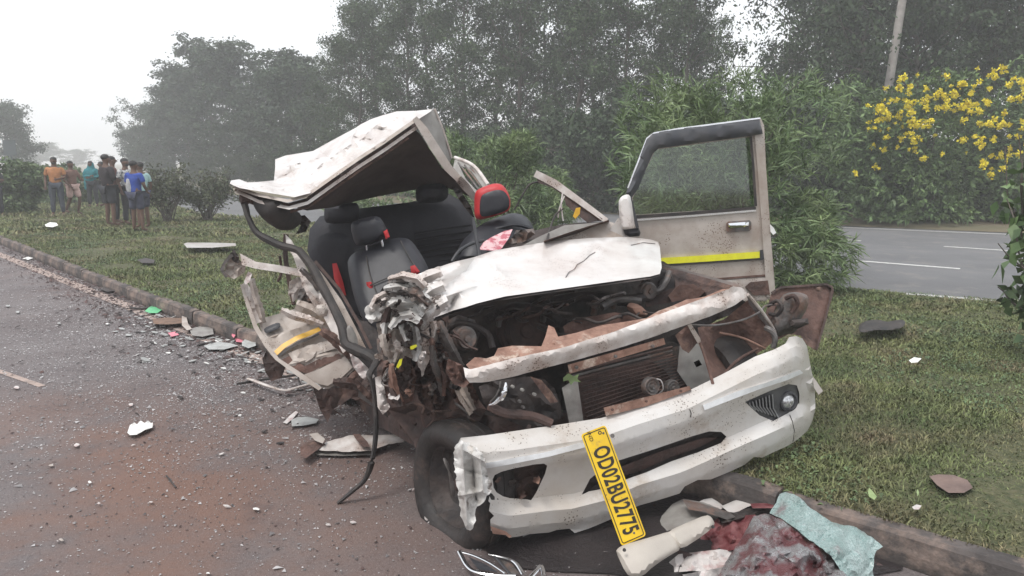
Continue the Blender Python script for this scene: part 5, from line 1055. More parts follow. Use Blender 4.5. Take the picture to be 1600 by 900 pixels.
M['lamp_recess'] = mat('lamp_recess', (.085, .085, .09), (.06, .06, .065), 10, .45); mat('lamp_ridge', (.2, .2, .205), None, rough=.4)
fl.data.materials[0] = M['lamp_recess']
for i in range(8):
    a = i / 7; x = 1171 + a * 36; sub('ridge', band([(x, 629 - a * 13), (x + 1.5, 634 + a * 4), (x + 10, 641 + a * 12)], 2), bd(.004), 'lamp_ridge', fl, th=.02, sp=6)
lc = P(1228, 626, bump_d(1228, 626) + .02); lax = Vector((.25, -.93, .08))
lathe('lamp_ring', [(.036, .018), (.042, .03), (.05, .028), (.053, .0), (.05, -.02)], lc, lax, 'black_plastic', fl, 28)
lathe('lamp_lens', [(.0, .036), (.014, .034), (.028, .027), (.037, .016), (.038, .0)], lc, lax, 'lamp_glass', fl, 28)
tube('lamp_rib', [lc + lax.normalized() * .036 + Vector((0, 0, .026)), lc + lax.normalized() * .04, lc + lax.normalized() * .036 - Vector((0, 0, .03))], .002, 'chrome', fl, seg=5)
tube('bumper_crack', [P(x, y, bump_d(x, y) - .003) for x, y in ((1234, 648), (1238, 658), (1241, 672), (1239, 690))], .002, 'black_rubber', bum, seg=4, smooth=False)
tube('bumper_crack', [P(x, y, bump_d(x, y) - .003) for x, y in ((1078, 640), (1080, 646), (1079, 652))], .0025, 'black_rubber', bum, seg=4, smooth=False)
tube('bumper_bolt', [P(957, 681, 2.89), P(957, 681, 2.87)], .009, 'engine_grey', bum, smooth=False)
TC = [(722, 696, 730, 820, .06, 5), (736, 700, 744, 780, -.06, 5), (750, 712, 756, 770, .06, 5), (714, 730, 760, 744, -.04, 4), (716, 775, 752, 768, .04, 4), (728, 705, 758, 722, .04, 4)]
lab(sub('torn_end', [(720, 688), (732, 692), (748, 702), (758, 718), (761, 742), (768, 752), (767, 768), (758, 780), (746, 792), (742, 804), (744, 814), (738, 828), (728, 828), (720, 806), (717, 780), (713, 750), (709, 728), (708, 708), (712, 694)], creased([(720, 688, 2.80), (758, 718, 2.72), (708, 708, 2.80), (766, 760, 2.70), (738, 826, 2.70), (717, 780, 2.76)], TC), 'torn_white', bum, th=.004, sp=4, crumple=.022, cs=15, ragged=1.6, angle=30, lines=clines(TC, 5)), 'shredded silver white end of the bumper')
sub('torn_edge', [(766, 822), (790, 830), (800, 838), (796, 841), (790, 836), (770, 834)], 2.8, 'rust_bright', bum, th=.01, sp=4)
sub('side_tab', [(1270, 588), (1276, 596), (1286, 611), (1279, 617), (1272, 606)], 3.72, 'white_paint', bum, th=.006, sp=4)
# --- wheels ---
wh = empty('front_wheel', (0, 0, 0)); wh.parent = car; wh.location = P(712, 757, 3.17) - car.location
ax = Vector((-.78, -.62, .06)).normalized()
def sq(x, y, r): 
    k = .5 if r > .15 else .8; f_ = (abs(x) ** 3.2 + abs(y) ** 3.2) ** (1 / 3.2) / max(1e-6, math.hypot(x, y)); f_ = 1 + (f_ - 1) * -1.0
    return x * (1 + (1 / max(.5, ((abs(x / max(r, 1e-6)) ** 3.4 + abs(y / max(r, 1e-6)) ** 3.4) ** (1 / 3.4))) - 1) * k), y * (1 + (1 / max(.5, ((abs(x / max(r, 1e-6)) ** 3.4 + abs(y / max(r, 1e-6)) ** 3.4) ** (1 / 3.4))) - 1) * k)
wc = P(722, 756, 3.10)
lathe('tyre', [(a * 1.06, b * 1.02) for a, b in [(.155, .02), (.16, .06), (.175, .085), (.205, .10), (.235, .095), (.252, .075), (.262, .05), (.262, .03), (.256, .027), (.256, .020), (.263, .017), (.263, -.012), (.257, -.015), (.257, -.022), (.262, -.025), (.26, -.06), (.25, -.085), (.22, -.10), (.17, -.08), (.155, -.03)]], wc, ax, 'tyre_rubber', wh, 84, sq, angle=50)
lathe('rim', [(0, .0), (.03, .005), (.04, -.01), (.10, -.02), (.13, .0), (.15, .03), (.168, .06), (.176, .062), (.172, .04), (.16, -.05)], wc, ax, 'engine_dark', wh, 32, sq)
lathe('wheel_disc', [(0, -.005), (.12, -.01), (.158, .0)], wc, ax, 'black_rubber', wh, 24)
lathe('hub', [(0, .04), (.02, .04), (.03, .02), (.032, -.02)], wc, ax, 'rust_dark', wh, 16)
ptube('torn_flap', [(694, 716, 3.0), (700, 730, 2.97), (706, 752, 2.97), (708, 776, 2.99)], [.006, .014, .014, .006], 'engine_grey', wh, flat=.4)
wh2 = empty('front_wheel', (0, 0, 0)); wh2.parent = car; w2c = Vector((1.12, 3.86, .40)); wh2.location = w2c - car.location
lathe('tyre', [(.17, .02), (.18, .07), (.22, .10), (.26, .10), (.285, .07), (.29, .03), (.29, -.03), (.285, -.07), (.26, -.10), (.22, -.10), (.17, -.05)], w2c, (.91, .41, 0), 'tyre_rubber', wh2, 40)
lathe('rim', [(0, .0), (.05, .02), (.12, -.02), (.17, .03), (.175, .05), (.17, -.05)], w2c, (.91, .41, 0), 'engine_dark', wh2, 28)
rw = P(548, 640, 4.9); rw.z = .29
lathe('rear_tyre', [(.0, .03), (.17, .02), (.18, .07), (.22, .10), (.26, .10), (.285, .07), (.29, .03), (.29, -.03), (.285, -.07), (.26, -.10), (.17, -.05), (0, -.05)], rw, (-.91, -.41, 0), 'tyre_rubber', car, 40)
# --- number plate hanging off the bumper ---
pl = lab(empty('number_plate', (0, 0, 0)), 'yellow number plate hanging crooked'); pl.parent = car
A, B, C_, D_ = P(908, 681, 2.83), P(945, 662, 2.86), P(1010, 838, 2.74), P(971, 852, 2.71)
ex = ((D_ - A) + (C_ - B)).normalized(); ey = ((B - A) + (C_ - D_)); ey = (ey - ex * ey.dot(ex)).normalized(); ez = ex.cross(ey)
Lp = ((D_ - A).length + (C_ - B).length) / 2; Wp = ((B - A).length + (C_ - D_).length) / 2; Oc = (A + B + C_ + D_) / 4
pl.location = Oc - car.location
mw = Matrix(((ex.x, ey.x, ez.x, Oc.x), (ex.y, ey.y, ez.y, Oc.y), (ex.z, ey.z, ez.z, Oc.z), (0, 0, 0, 1)))
def rr(w_, h_, r, z, n=4):
    o = []
    for cx, cy, a0 in ((w_ / 2 - r, h_ / 2 - r, 0), (-w_ / 2 + r, h_ / 2 - r, 90), (-w_ / 2 + r, -h_ / 2 + r, 180), (w_ / 2 - r, -h_ / 2 + r, 270)):
        for k in range(n + 1): a = R(a0 + 90 * k / n); o.append((cx + math.cos(a) * r, cy + math.sin(a) * r, z))
    return o
def ring_mesh(name, w_, h_, r, z0, z1, m, par, inner=None):
    a = rr(w_, h_, r, z1); b = rr(w_, h_, r, z0); n = len(a)
    if inner: c = rr(w_ - inner * 2, h_ - inner * 2, max(.002, r - inner), z1); V = a + b + c; F = [(i, (i + 1) % n, 2 * n + (i + 1) % n, 2 * n + i)[::-1] for i in range(n)] + [(n + i, n + (i + 1) % n, (i + 1) % n, i) for i in range(n)]
    else: V = a + b; F = [tuple(range(n)), tuple(range(n, 2 * n))[::-1]] + [(n + i, n + (i + 1) % n, (i + 1) % n, i) for i in range(n)]
    return meshobj(name, [mw @ Vector(v) for v in V], F, m, par, smooth=False)
bend = .0
ring_mesh('plate_sheet', Lp, Wp, .012, -.0015, .0015, 'plate_yellow', pl)
ring_mesh('plate_border', Lp - .012, Wp - .012, .009, .0012, .0028, 'plate_black', pl, inner=.0035)
def text(s_, size, x, y, sx=1, name='lettering', off=.0, m='plate_black', rot=0):
    cu = bpy.data.curves.new(name, 'FONT'); cu.body = s_; cu.size = size; cu.extrude = .0006; cu.offset = off * 1.5; cu.align_x = 'CENTER'; cu.align_y = 'CENTER'; cu.space_character = 1.12
    cu.materials.append(M[m]); o = bpy.data.objects.new(name, cu); col.objects.link(o); o.parent = pl
    ml = mw @ Matrix.Translation((x, y, .0026)) @ Matrix.Rotation(rot, 4, 'Z') @ Matrix.Diagonal((sx, 1, 1, 1))
    tm = bpy.data.meshes.new_from_object(o); bpy.data.objects.remove(o); bpy.data.curves.remove(cu)
    tm.transform(Matrix.Translation(-world_loc(pl)) @ ml); tm.name = name; return link(name, tm, pl)
text('OD02BU2775', Wp * .86, Lp * .045, -.001, (Lp * .80) / (Wp * .86 * 6.55), off=.0016)
text('IND', Wp * .20, -Lp * .455, -Wp * .2, 1, 'small_lettering', rot=R(0))
for px, py in ((Lp * .44, Wp * .1), (-Lp * .44, Wp * .32)):
    V, F = lathe_geo([(0, .004), (.003, .004), (.005, .0015)], mw @ Vector((px, py, 0)), ez, 10); meshobj('plate_screw', V, F, 'engine_grey', pl)
# small holographic wheel mark above IND
V, F = lathe_geo([(.004, .0021), (.006, .0024), (.008, .0021)], mw @ Vector((-Lp * .455, Wp * .2, 0)), ez, 16); meshobj('plate_emblem', V, F, 'plate_black', pl)
random.seed(99)
# =====================================================================
# PEOPLE standing on the median
# =====================================================================
def skin_obj(name, chains, m, parent, sub_=1):
    """chains: list of (points, radii); one continuous skinned surface where chains share their first point"""
    V = []; E_ = []; Rr = []; key = {}; roots = []
    for pts, rs in chains:
        prev = None
        for p, r in zip(pts, rs):
            k = tuple(round(c, 4) for c in p)
            if k not in key:
                key[k] = len(V); V.append(p); Rr.append(r)
                if prev is None: roots.append(key[k])
            if prev is not None and key[k] != prev: E_.append((prev, key[k]))
            prev = key[k]
    me = bpy.data.meshes.new(name); me.from_pydata([tuple(v) for v in V], E_, []); me.materials.append(M[m] if isinstance(m, str) else m)
    o = link(name, me, parent)
    md = o.modifiers.new('skin', 'SKIN'); md.use_smooth_shade = True
    sv = me.skin_vertices[0].data
    for i, r in enumerate(Rr): sv[i].radius = r if isinstance(r, tuple) else (r, r); sv[i].use_root = False
    for i in roots: sv[i].use_root = True
    ss = o.modifiers.new('sub', 'SUBSURF'); ss.levels = sub_; ss.render_levels = sub_
    if name not in ('body', 'long_hair'):
        ss.levels = ss.render_levels = 2; tx = bpy.data.textures.get('cloth_folds') or bpy.data.textures.new('cloth_folds', 'CLOUDS'); tx.noise_scale = .11; dm = o.modifiers.new('folds', 'DISPLACE'); dm.texture = tx; dm.strength = .035; dm.mid_level = .45; dm.texture_coords = 'LOCAL'
    return o
def lerp3(a, b, t): return tuple(a[i] + (b[i] - a[i]) * t for i in range(3))
def person(loc, face, H, label, shirt, lower, pose, hairlen=0, short=True, shorts=False, shawl=None, seed=0, beard=False, skirt=False, extra=None):
    """loc = feet, face = heading (0 looks at the camera, + turns to picture right)"""
    k = H / 1.70; r = empty('person', loc, face); tag(r, label, 'person'); g = random.Random(seed)
    sw = .185
    hip = (0, 0, .93); waist = (0, .005, 1.06); chest = (0, 0, 1.27); neckb = (0, .01, 1.43); neck = (0, .0, 1.49); head = (0, -.012, 1.60)
    P_ = dict(le=(.27, .02, 1.14), lh=(.28, -.06, .90), re=(-.27, .02, 1.14), rh=(-.28, -.06, .90), lk=(.11, -.02, .50), lf=(.13, .0, .07), rk=(-.11, -.02, .50), rf=(-.13, .0, .07))
    P_.update(pose)
    S = lambda p: tuple(c * k for c in p)
    ls, rs_ = (sw, .01, 1.385), (-sw, .01, 1.385); lhp, rhp = (.095, 0, .90), (-.095, 0, .90)
    def chain(*q): return [S(p) for p, _ in q], [(v * k if not isinstance(v, tuple) else (v[0] * k, v[1] * k)) for _, v in q]
    toe = lambda f: (f[0] * 1.05, f[1] - .15, f[2] - .035)
    palm = lambda e, h: tuple(h[i] + (h[i] - e[i]) / max(1e-6, math.dist(h, e)) * .075 for i in range(3))
    body = [chain((hip, (.15, .11)), (waist, (.135, .10)), (chest, (.155, .11)), (neckb, (.085, .075)), (neck, .060), ((0, -.005, 1.535), .072), (head, (.098, .115)), ((0, -.005, 1.66), (.075, .09)))]
    for s_, sh, e, h, hp, kn, ft in ((1, ls, P_['le'], P_['lh'], lhp, P_['lk'], P_['lf']), (-1, rs_, P_['re'], P_['rh'], rhp, P_['rk'], P_['rf'])):
        body.append(chain((chest, (.155, .11)), (lerp3(chest, sh, .7), .07), (sh, .058), (lerp3(sh, e, .5), .048), (e, .040), (lerp3(e, h, .5), .037), (h, .026), (palm(e, h), (.036, .018))))
        body.append(chain((hip, (.15, .11)), (hp, .092), (lerp3(hp, kn, .5), .078), (kn, .056), (lerp3(kn, ft, .35), .056), (ft, .037), (toe(ft), (.04, .028))))
    b = skin_obj('body', body, 'skin_brown', r)
    # fingers: four and a thumb on each hand, bent, rooted inside the palm
    gs = []
    for e, h in ((P_['le'], P_['lh']), (P_['re'], P_['rh'])):
        d = (Vector(S(palm(e, h))) - Vector(S(h))).normalized(); sd = d.cross(Vector((0, 1, 0)))
        if sd.length < .2: sd = d.cross(Vector((1, 0, 0)))
        sd.normalize(); nn = d.cross(sd); pc = Vector(S(palm(e, h)))
        for q, L in zip((-1.5, -.5, .5, 1.5), (.062, .075, .07, .055)):
            a = pc + sd * q * .018 * k; gs.append(tube_geo([a - d * .02, a + d * L * .45 * k, a + d * L * .8 * k + nn * .018, a + d * L * .9 * k + nn * .04], [.0095, .009, .008, .006], 5))
        a = pc - d * .045 * k - sd * .025 * k; gs.append(tube_geo([a, a - sd * .03 + d * .02, a - sd * .035 + d * .055], [.011, .01, .007], 5))
    v, f = merge(gs); fm = bpy.data.meshes.new('fingers'); fm.from_pydata([tuple(q) for q in v], [], f); fm.materials.append(M['skin_brown']); link('fingers', fm, r)
    # face: nose, eyes, mouth, ears
    def ell(c, rad, m, name):
        V = []; F = []; nu, nv = 8, 6
        for j in range(nv + 1):
            for i in range(nu): a, b2 = 2 * math.pi * i / nu, math.pi * j / nv; V.append(((c[0] + rad[0] * math.sin(b2) * math.cos(a)) * k, (c[1] + rad[1] * math.sin(b2) * math.sin(a)) * k, (c[2] + rad[2] * math.cos(b2)) * k))
        for j in range(nv):
            for i in range(nu): F.append((j * nu + i, (j + 1) * nu + i, (j + 1) * nu + (i + 1) % nu, j * nu + (i + 1) % nu))
        me = bpy.data.meshes.new(name); me.from_pydata(V, [], F); me.materials.append(M[m]); me.polygons.foreach_set('use_smooth', [True] * len(F)); return link(name, me, r)
    ell((0, -.108, 1.595), (.014, .022, .022), 'skin_brown', 'nose'); ell((.03, -.092, 1.618), (.012, .01, .008), 'hair_black', 'eye'); ell((-.03, -.092, 1.618), (.012, .01, .008), 'hair_black', 'eye')
    ell((0, -.098, 1.555), (.024, .008, .007), 'lips', 'mouth'); ell((.078, .0, 1.60), (.012, .02, .03), 'skin_brown', 'ear'); ell((-.078, .0, 1.60), (.012, .02, .03), 'skin_brown', 'ear')
    ell((0, .014, 1.645), (.089, .104, .078), 'hair_black', 'hair')
    if beard: ell((0, -.055, 1.545), (.058, .055, .042), 'hair_black', 'beard')
    if hairlen: skin_obj('long_hair', [chain(((0, .05, 1.66), .07), ((0, .085, 1.55), .075), ((0, .09, 1.42), .06), ((0, .085, 1.34), .03))], 'hair_black', r)
    # shirt
    ar = .62 if short else .97
    sh_ = [chain(((0, 0, .90), (.168, .125)), (waist, (.16, .122)), ((0, 0, 1.17), (.17, .125)), (chest, (.178, .13)), ((0, .005, 1.37), (.15, .11)), (neckb, (.09, .08)))]
    for sh, e, h in ((ls, P_['le'], P_['lh']), (rs_, P_['re'], P_['rh'])):
        q = [(chest, (.178, .13)), (lerp3(chest, sh, .75), .085), (sh, .075), (lerp3(sh, e, .5), .066)]
        if short: q.append((lerp3(sh, e, .8), .066))
        else: q += [(e, .056), (lerp3(e, h, .5), .05), (lerp3(e, h, .9), .042)]
        sh_.append(chain(*q))
    skin_obj('shirt', sh_, shirt, r)
    lo = []
    for hp, kn, ft in ((lhp, P_['lk'], P_['lf']), (rhp, P_['rk'], P_['rf'])):
        q = [((0, 0, .95), (.16, .118)), (hp, (.105, .11)), (lerp3(hp, kn, .55), .10)]
        if shorts: q.append((lerp3(hp, kn, .93), .10))
        else: q += [(kn, .08), (lerp3(kn, ft, .5), .07), (lerp3(kn, ft, .93), .058)]
        lo.append(chain(*q))
    skin_obj('trousers' if not shorts else 'shorts', lo, lower, r)
    if shawl: 
        skin_obj('shawl', [chain(((0, .01, 1.675), (.10, .115)), ((0, .04, 1.58), (.115, .11)), ((0, .04, 1.45), (.14, .11)), ((-.02, .02, 1.34), (.225, .14)), ((-.06, .02, 1.1), (.23, .14)), ((-.12, .02, .85), (.19, .11)), ((-.17, .03, .62), (.11, .06)))], shawl, r)
    if extra: extra(r, k, chain)
    return r
mat('lips', (.16, .06, .05), None)
c_ = plain
mat('check_shirt', (.50, .50, .50), (.10, .11, .13), 16, .85, lo=.48, hi=.56)
mat('striped_shirt', (.36, .37, .39), (.08, .09, .12), 11, .85, lo=.46, hi=.56)
def at_feet(px, py): q = G(px, py, .10); return (q.x, q.y, .095)
def per(px, py, top, face, label, shirt, lower, pose, **kw):
    q = at_feet(px, py); H = P(px, top, q[1]).z - q[2]; return person(q, face, max(1.45, min(1.85, H)), label, shirt, lower, pose, **kw)
folded = dict(le=(.25, -.02, 1.13), lh=(.0, -.19, 1.10), re=(-.25, -.02, 1.13), rh=(.06, -.17, 1.16))
oneup = dict(le=(.26, -.02, 1.13), lh=(.08, -.24, 1.08), re=(-.25, .04, 1.13), rh=(-.25, -.05, .89))
back_hold = dict(le=(.28, .06, 1.13), lh=(.12, .15, .98), re=(-.28, .06, 1.13), rh=(-.10, .16, .97))
per(92, 337, 246, R(25), 'man in an orange short sleeved shirt with one forearm across his belly', c_('cloth_orange', (.46, .20, .08)), c_('cloth_slate', (.05, .06, .08)), oneup, seed=1, beard=True)
per(117, 335, 252, R(70), 'man in a brown shirt and pale pink shorts walking beside the orange shirted man', c_('cloth_brown', (.20, .11, .085)), c_('cloth_pink', (.58, .40, .36)), dict(le=(.24, -.10, 1.15), lh=(.12, -.30, 1.12), re=(-.24, .06, 1.13), rh=(-.2, -.12, .95), lk=(.11, -.16, .52), rk=(-.10, .02, .50), rf=(-.11, .24, .12)), seed=2, shorts=True)
per(147, 323, 252, R(10), 'woman wrapped in a long teal shawl with dark trousers', c_('cloth_teal', (.015, .20, .23)), c_('cloth_black', (.03, .032, .04)), dict(folded), seed=3, shawl=M['cloth_teal'] and 'cloth_teal', hairlen=1, short=False)
per(163, 322, 253, R(-60), 'dark clothed person mostly hidden between the teal shawl and the dark jacket', c_('cloth_charcoal', (.045, .045, .055)), 'cloth_black', folded, seed=4, short=False)
per(174, 353, 242, R(150), 'tall man in a dark maroon grey jacket and black shorts seen from behind', c_('cloth_maroon_grey', (.022, .016, .020)), 'cloth_black', folded, seed=5, short=False, shorts=True)
per(183, 349, 245, R(120), 'person in a reddish brown top directly behind the dark jacketed man', c_('cloth_reddish', (.16, .07, .06)), 'cloth_black', folded, seed=6, short=False)
per(203, 350, 248, R(75), 'man in a black and white patterned shirt facing the blue shirted man', 'check_shirt', 'cloth_black', dict(oneup), seed=7, beard=True)
def grey_back(r, k, chain): skin_obj('shirt_side_panel', [chain(((.09, .03, .92), (.10, .12)), ((.09, .03, 1.08), (.105, .125)), ((.095, .03, 1.2), (.105, .125)), ((.09, .02, 1.33), (.09, .11)))], 'cloth_pale_grey', r)
c_('cloth_pale_grey', (.42, .42, .43))
per(217, 362, 252, R(165), 'man in a bright blue t-shirt with a grey side and navy shorts', c_('cloth_blue', (.022, .065, .34)), c_('cloth_navy', (.045, .05, .085)), dict(le=(.25, -.02, 1.13), lh=(.1, -.16, 1.0), re=(-.26, .0, 1.13), rh=(-.18, -.16, 1.0)), seed=8, shorts=True, extra=grey_back)
per(226, 356, 254, R(-120), 'man in a pale aqua shirt half hidden behind the blue t-shirt', c_('cloth_aqua', (.45, .66, .66)), 'cloth_navy', oneup, seed=9, shorts=True, beard=True)
per(-3, 338, 276, R(60), 'dark clothed person cut off by the left edge of the frame', 'cloth_charcoal', 'cloth_black', folded, seed=10, short=False)
# =====================================================================
# DEBRIS
# =====================================================================
def thing1(o, label, cat, group=None): return tag(o, label, cat, group)
def dp(name, o, d, m, label, cat, group=None, **k): return thing1(panel(name, o, d, m, None, **k), label, cat, group)
# shade under the nose of the car, painted as a dark glossy sheet
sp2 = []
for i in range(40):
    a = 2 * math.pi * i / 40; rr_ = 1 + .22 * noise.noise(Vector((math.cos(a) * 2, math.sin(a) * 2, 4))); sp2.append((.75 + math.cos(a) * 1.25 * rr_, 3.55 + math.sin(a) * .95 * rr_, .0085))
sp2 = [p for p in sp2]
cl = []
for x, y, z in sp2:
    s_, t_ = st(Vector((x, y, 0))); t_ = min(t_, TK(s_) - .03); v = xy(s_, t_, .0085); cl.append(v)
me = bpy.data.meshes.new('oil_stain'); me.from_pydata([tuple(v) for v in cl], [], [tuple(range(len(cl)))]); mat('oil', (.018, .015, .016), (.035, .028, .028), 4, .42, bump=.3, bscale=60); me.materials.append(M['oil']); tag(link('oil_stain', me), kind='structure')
# windscreen sheets, trims and cloth in front of the bumper on the right
gl = [(1213, 776, 3.28), (1251, 775, 3.32), (1300, 817, 3.15), (1380, 856, 2.98), (1363, 905, 2.82), (1300, 900, 2.80), (1202, 802, 3.08), (1255, 832, 2.92), (1225, 800, 3.05)]
dp('glass_sheet', [(1213, 786), (1218, 772), (1228, 768), (1240, 772), (1250, 778), (1262, 790), (1280, 803), (1300, 816), (1338, 824), (1362, 840), (1380, 854), (1370, 860), (1366, 872), (1364, 890), (1366, 912), (1325, 912), (1310, 886), (1296, 866), (1255, 836), (1225, 812), (1202, 801)], lambda x, y: Yz(x, y, .20 + .05 * math.sin((x - 1200) / 40) - max(0, y - 860) * .0012), 'sheet_teal',
   'crumpled sheet of teal shattered windscreen glass by the kerb', 'glass', th=.006, sp=6, crumple=.035, cs=26, ragged=1)
dp('glass_sheet', [(1178, 806), (1196, 802), (1222, 812), (1252, 836), (1278, 852), (1304, 868), (1316, 890), (1334, 912), (1116, 912), (1124, 896), (1140, 868), (1158, 842)], lambda x, y: Yz(x, y, .22 - max(0, (1180 - x)) * .0012 + .03 * math.sin(x / 30 + y / 50)), 'sheet_stained',
   'grey windscreen sheet with dark red stains, lowest in the pile', 'glass', th=.006, sp=6, crumple=.07, cs=22, ragged=1.0, angle=30)
dp('cloth', [(1102, 826), (1122, 808), (1150, 806), (1180, 804), (1186, 814), (1164, 838), (1150, 858), (1120, 866), (1100, 860), (1094, 842)], [(1102, 826, 3.0), (1180, 804, 3.02), (1150, 858, 2.82), (1094, 842, 2.95)], 'stained_cloth', 'dark red crumpled cloth between the trim piece and the glass', 'cloth', th=.01, sp=6, crumple=.06, cs=14)
dp('plastic_liner', [(1034, 888), (1060, 866), (1090, 862), (1126, 858), (1150, 862), (1140, 884), (1120, 894), (1080, 892), (1040, 896)], [(1034, 888, 2.72), (1126, 858, 2.82), (1140, 884, 2.7), (1070, 892, 2.68)], 'liner_white', 'white crumpled liner with pink streaks under the beige trim', 'liner', th=.006, sp=6, crumple=.05, cs=16)
dp('plastic_liner', [(1066, 898), (1120, 888), (1150, 880), (1140, 912), (1080, 912)], 2.66, 'liner_white', 'pale scrap of liner at the bottom edge beside the stained glass', 'liner', th=.006, sp=6, crumple=.03, cs=16)
tr = dp('trim_panel', [(962, 862), (966, 856), (975, 851), (1010, 841), (1043, 831), (1050, 830), (1060, 836), (1066, 857), (1040, 872), (1020, 886), (1006, 899), (990, 904), (978, 896)], [(962, 862, 2.66), (1043, 831, 2.78), (1066, 858, 2.74), (990, 904, 2.58), (1010, 870, 2.64)], 'trim_beige', 'beige plastic pillar trim lying right under the number plate', 'trim', th=.03, sp=6, puff=.018, puffw=7, round_=1)
panel('trim_cap', [(1044, 830), (1070, 818), (1104, 804), (1112, 808), (1118, 820), (1100, 836), (1066, 858), (1056, 850), (1046, 838)], [(1044, 832, 2.77), (1104, 804, 2.92), (1117, 820, 2.88), (1066, 858, 2.73)], 'trim_beige', tr, th=.03, sp=6, puff=.02, puffw=7, round_=1)
for px, py in ((975, 859), (994, 883), (1113, 823)):
    V, F = lathe_geo([(0, .003), (.006, .003), (.007, -.004)], P(px, py, 2.625 if px < 1000 else 2.865) + Vector((0, -.012, .006)), (0, -.85, .5), 12); meshobj('screw_hole', V, F, 'black_rubber', tr)
dp('broken_plastic', [(1023, 836), (1034, 806), (1050, 788), (1068, 779), (1100, 785), (1146, 804), (1120, 812), (1104, 804), (1060, 824)], [(1023, 836, 3.05), (1066, 779, 3.25), (1146, 804, 3.15), (1060, 824, 3.0)], 'panel_grey', 'dull grey plastic panel leaning behind the beige trim', 'panel', th=.01, sp=7, crumple=.02)
dp('broken_plastic', [(1066, 780), (1094, 786), (1140, 800), (1150, 808), (1136, 812), (1100, 800), (1076, 796)], [(1066, 780, 3.14), (1150, 806, 3.05), (1100, 800, 3.05)], 'engine_grey', 'narrow dark grey strip across the leaning panel', 'panel', th=.015, sp=6, crumple=.01)
dp('white_strip', [(1127, 791), (1145, 783), (1166, 777), (1195, 773), (1222, 772), (1220, 779), (1190, 784), (1168, 792), (1150, 801), (1138, 800)], [(1127, 795, 3.2), (1166, 780, 3.25), (1222, 774, 3.32), (1150, 800, 3.14)], 'white_paint', 'curved white body strip between the bumper and the teal glass', 'body panel', th=.02, sp=6)
dp('white_scrap', [(1092, 784), (1100, 780), (1112, 778), (1122, 784), (1132, 792), (1126, 796), (1108, 788)], [(1092, 784, 3.24), (1112, 778, 3.3), (1128, 796, 3.2)], 'white_paint', 'small triangular white scrap at the top of the pile', 'body panel', th=.01, sp=5)
dp('bracket', [(1172, 787), (1190, 786), (1212, 787), (1208, 794), (1176, 794)], [(1172, 787, 3.14), (1212, 787, 3.16), (1190, 794, 3.08)], 'stained_cloth', 'little pinkish bracket lying by the curved white strip', 'bracket', th=.02, sp=4)
dp('dark_scrap', [(1120, 806), (1150, 800), (1170, 794), (1190, 796), (1176, 804), (1150, 812), (1128, 818)], [(1120, 806, 3.08), (1190, 796, 3.1), (1130, 818, 2.98)], 'engine_dark', 'dark crumpled scrap above the red cloth', 'scrap', th=.02, sp=5, crumple=.05, cs=9)
# chrome grille surround at the bottom edge
ch = thing1(empty('chrome_grille', (G(770, 880, 0).x, G(770, 880, 0).y, 0)), 'broken chrome grille surround at the bottom edge below the tyre', 'grille')
Yg = lambda px, py: Yz(px, py, .05)
def gt(name, pts, r, m='chrome'): return tube(name, [P(x, y, Yg(x, y)) for x, y in pts], r, m, ch, seg=8, flat=.6)
gt('chrome_bar', [(718, 862), (722, 870), (730, 884), (742, 893), (770, 898), (806, 899)], .010); gt('chrome_bar', [(722, 863), (740, 868), (766, 880), (790, 896)], .007)
gt('chrome_bar', [(764, 866), (790, 872), (806, 880), (818, 898)], .009); gt('chrome_bar', [(772, 868), (786, 884), (800, 900)], .006, 'black_plastic'); gt('chrome_bar', [(826, 905), (838, 892), (846, 884), (850, 900)], .009)
panel('grille_insert', [(732, 870), (760, 882), (778, 894), (748, 890)], onz(.045), 'black_plastic', ch, th=.01, sp=5); panel('grille_insert', [(782, 874), (800, 880), (812, 897), (798, 897)], onz(.045), 'engine_grey', ch, th=.01, sp=5)
# pieces on the road left of the wreck
bp_ = dp('sill_cover', [(492, 703), (510, 690), (548, 680), (590, 680), (626, 678), (632, 690), (608, 694), (580, 704), (540, 706)], onz(.05, .02), 'white_dirty', 'long broken white sill cover on the road beside the wheel', 'body panel', th=.03, sp=6, crumple=.02, cs=16, ragged=.5)
panel('brown_end', [(469, 699), (478, 692), (498, 687), (508, 694), (494, 704), (478, 716), (470, 712)], onz(.05), 'rust', bp_, th=.03, sp=5, crumple=.02, cs=9)
panel('lower_edge', [(492, 706), (540, 708), (582, 706), (578, 711), (530, 712), (494, 711)], onz(.02), 'panel_grey', bp_, th=.01, sp=6)
panel('brown_clip', [(551, 678), (562, 678), (574, 690), (578, 698), (566, 698), (556, 686)], onz(.075), 'rust', bp_, th=.01, sp=5)
panel('torn_tip', [(483, 678), (496, 676), (508, 686), (504, 693), (492, 688)], onz(.075), 'beige_paint', bp_, th=.01, sp=4)
dp('foam_sheet', [(455, 656), (464, 652), (480, 651), (498, 655), (494, 661), (474, 665), (456, 666)], onz(.02), 'grey_foam', 'flat pale grey sheet on the road above the sill cover', 'sheet', th=.012, sp=5, crumple=.01)
dp('torn_card', [(442, 660), (452, 650), (462, 642), (466, 644), (458, 654), (448, 662)], onz(.012), 'liner_white', 'ragged dirty scrap left of the grey sheet', 'scrap', th=.006, sp=4, crumple=.02, cs=8)
brk = thing1(tube('door_bracket', [P(x, y, Yz(x, y, .05)) for x, y in ((388, 592), (398, 595), (416, 602), (444, 610), (462, 606), (490, 598))], [.018, .02, .018, .014, .014, .012], 'white_dirty', None, flat=.5), 'bent white bracket on the road below the side door', 'bracket')
thing1(tube('metal_rod', [P(x, y, Yz(x, y, .03)) for x, y in ((370, 600), (420, 592), (478, 584))], .009, 'black_rubber', None), 'thin black rod beside the bent white bracket', 'rod')
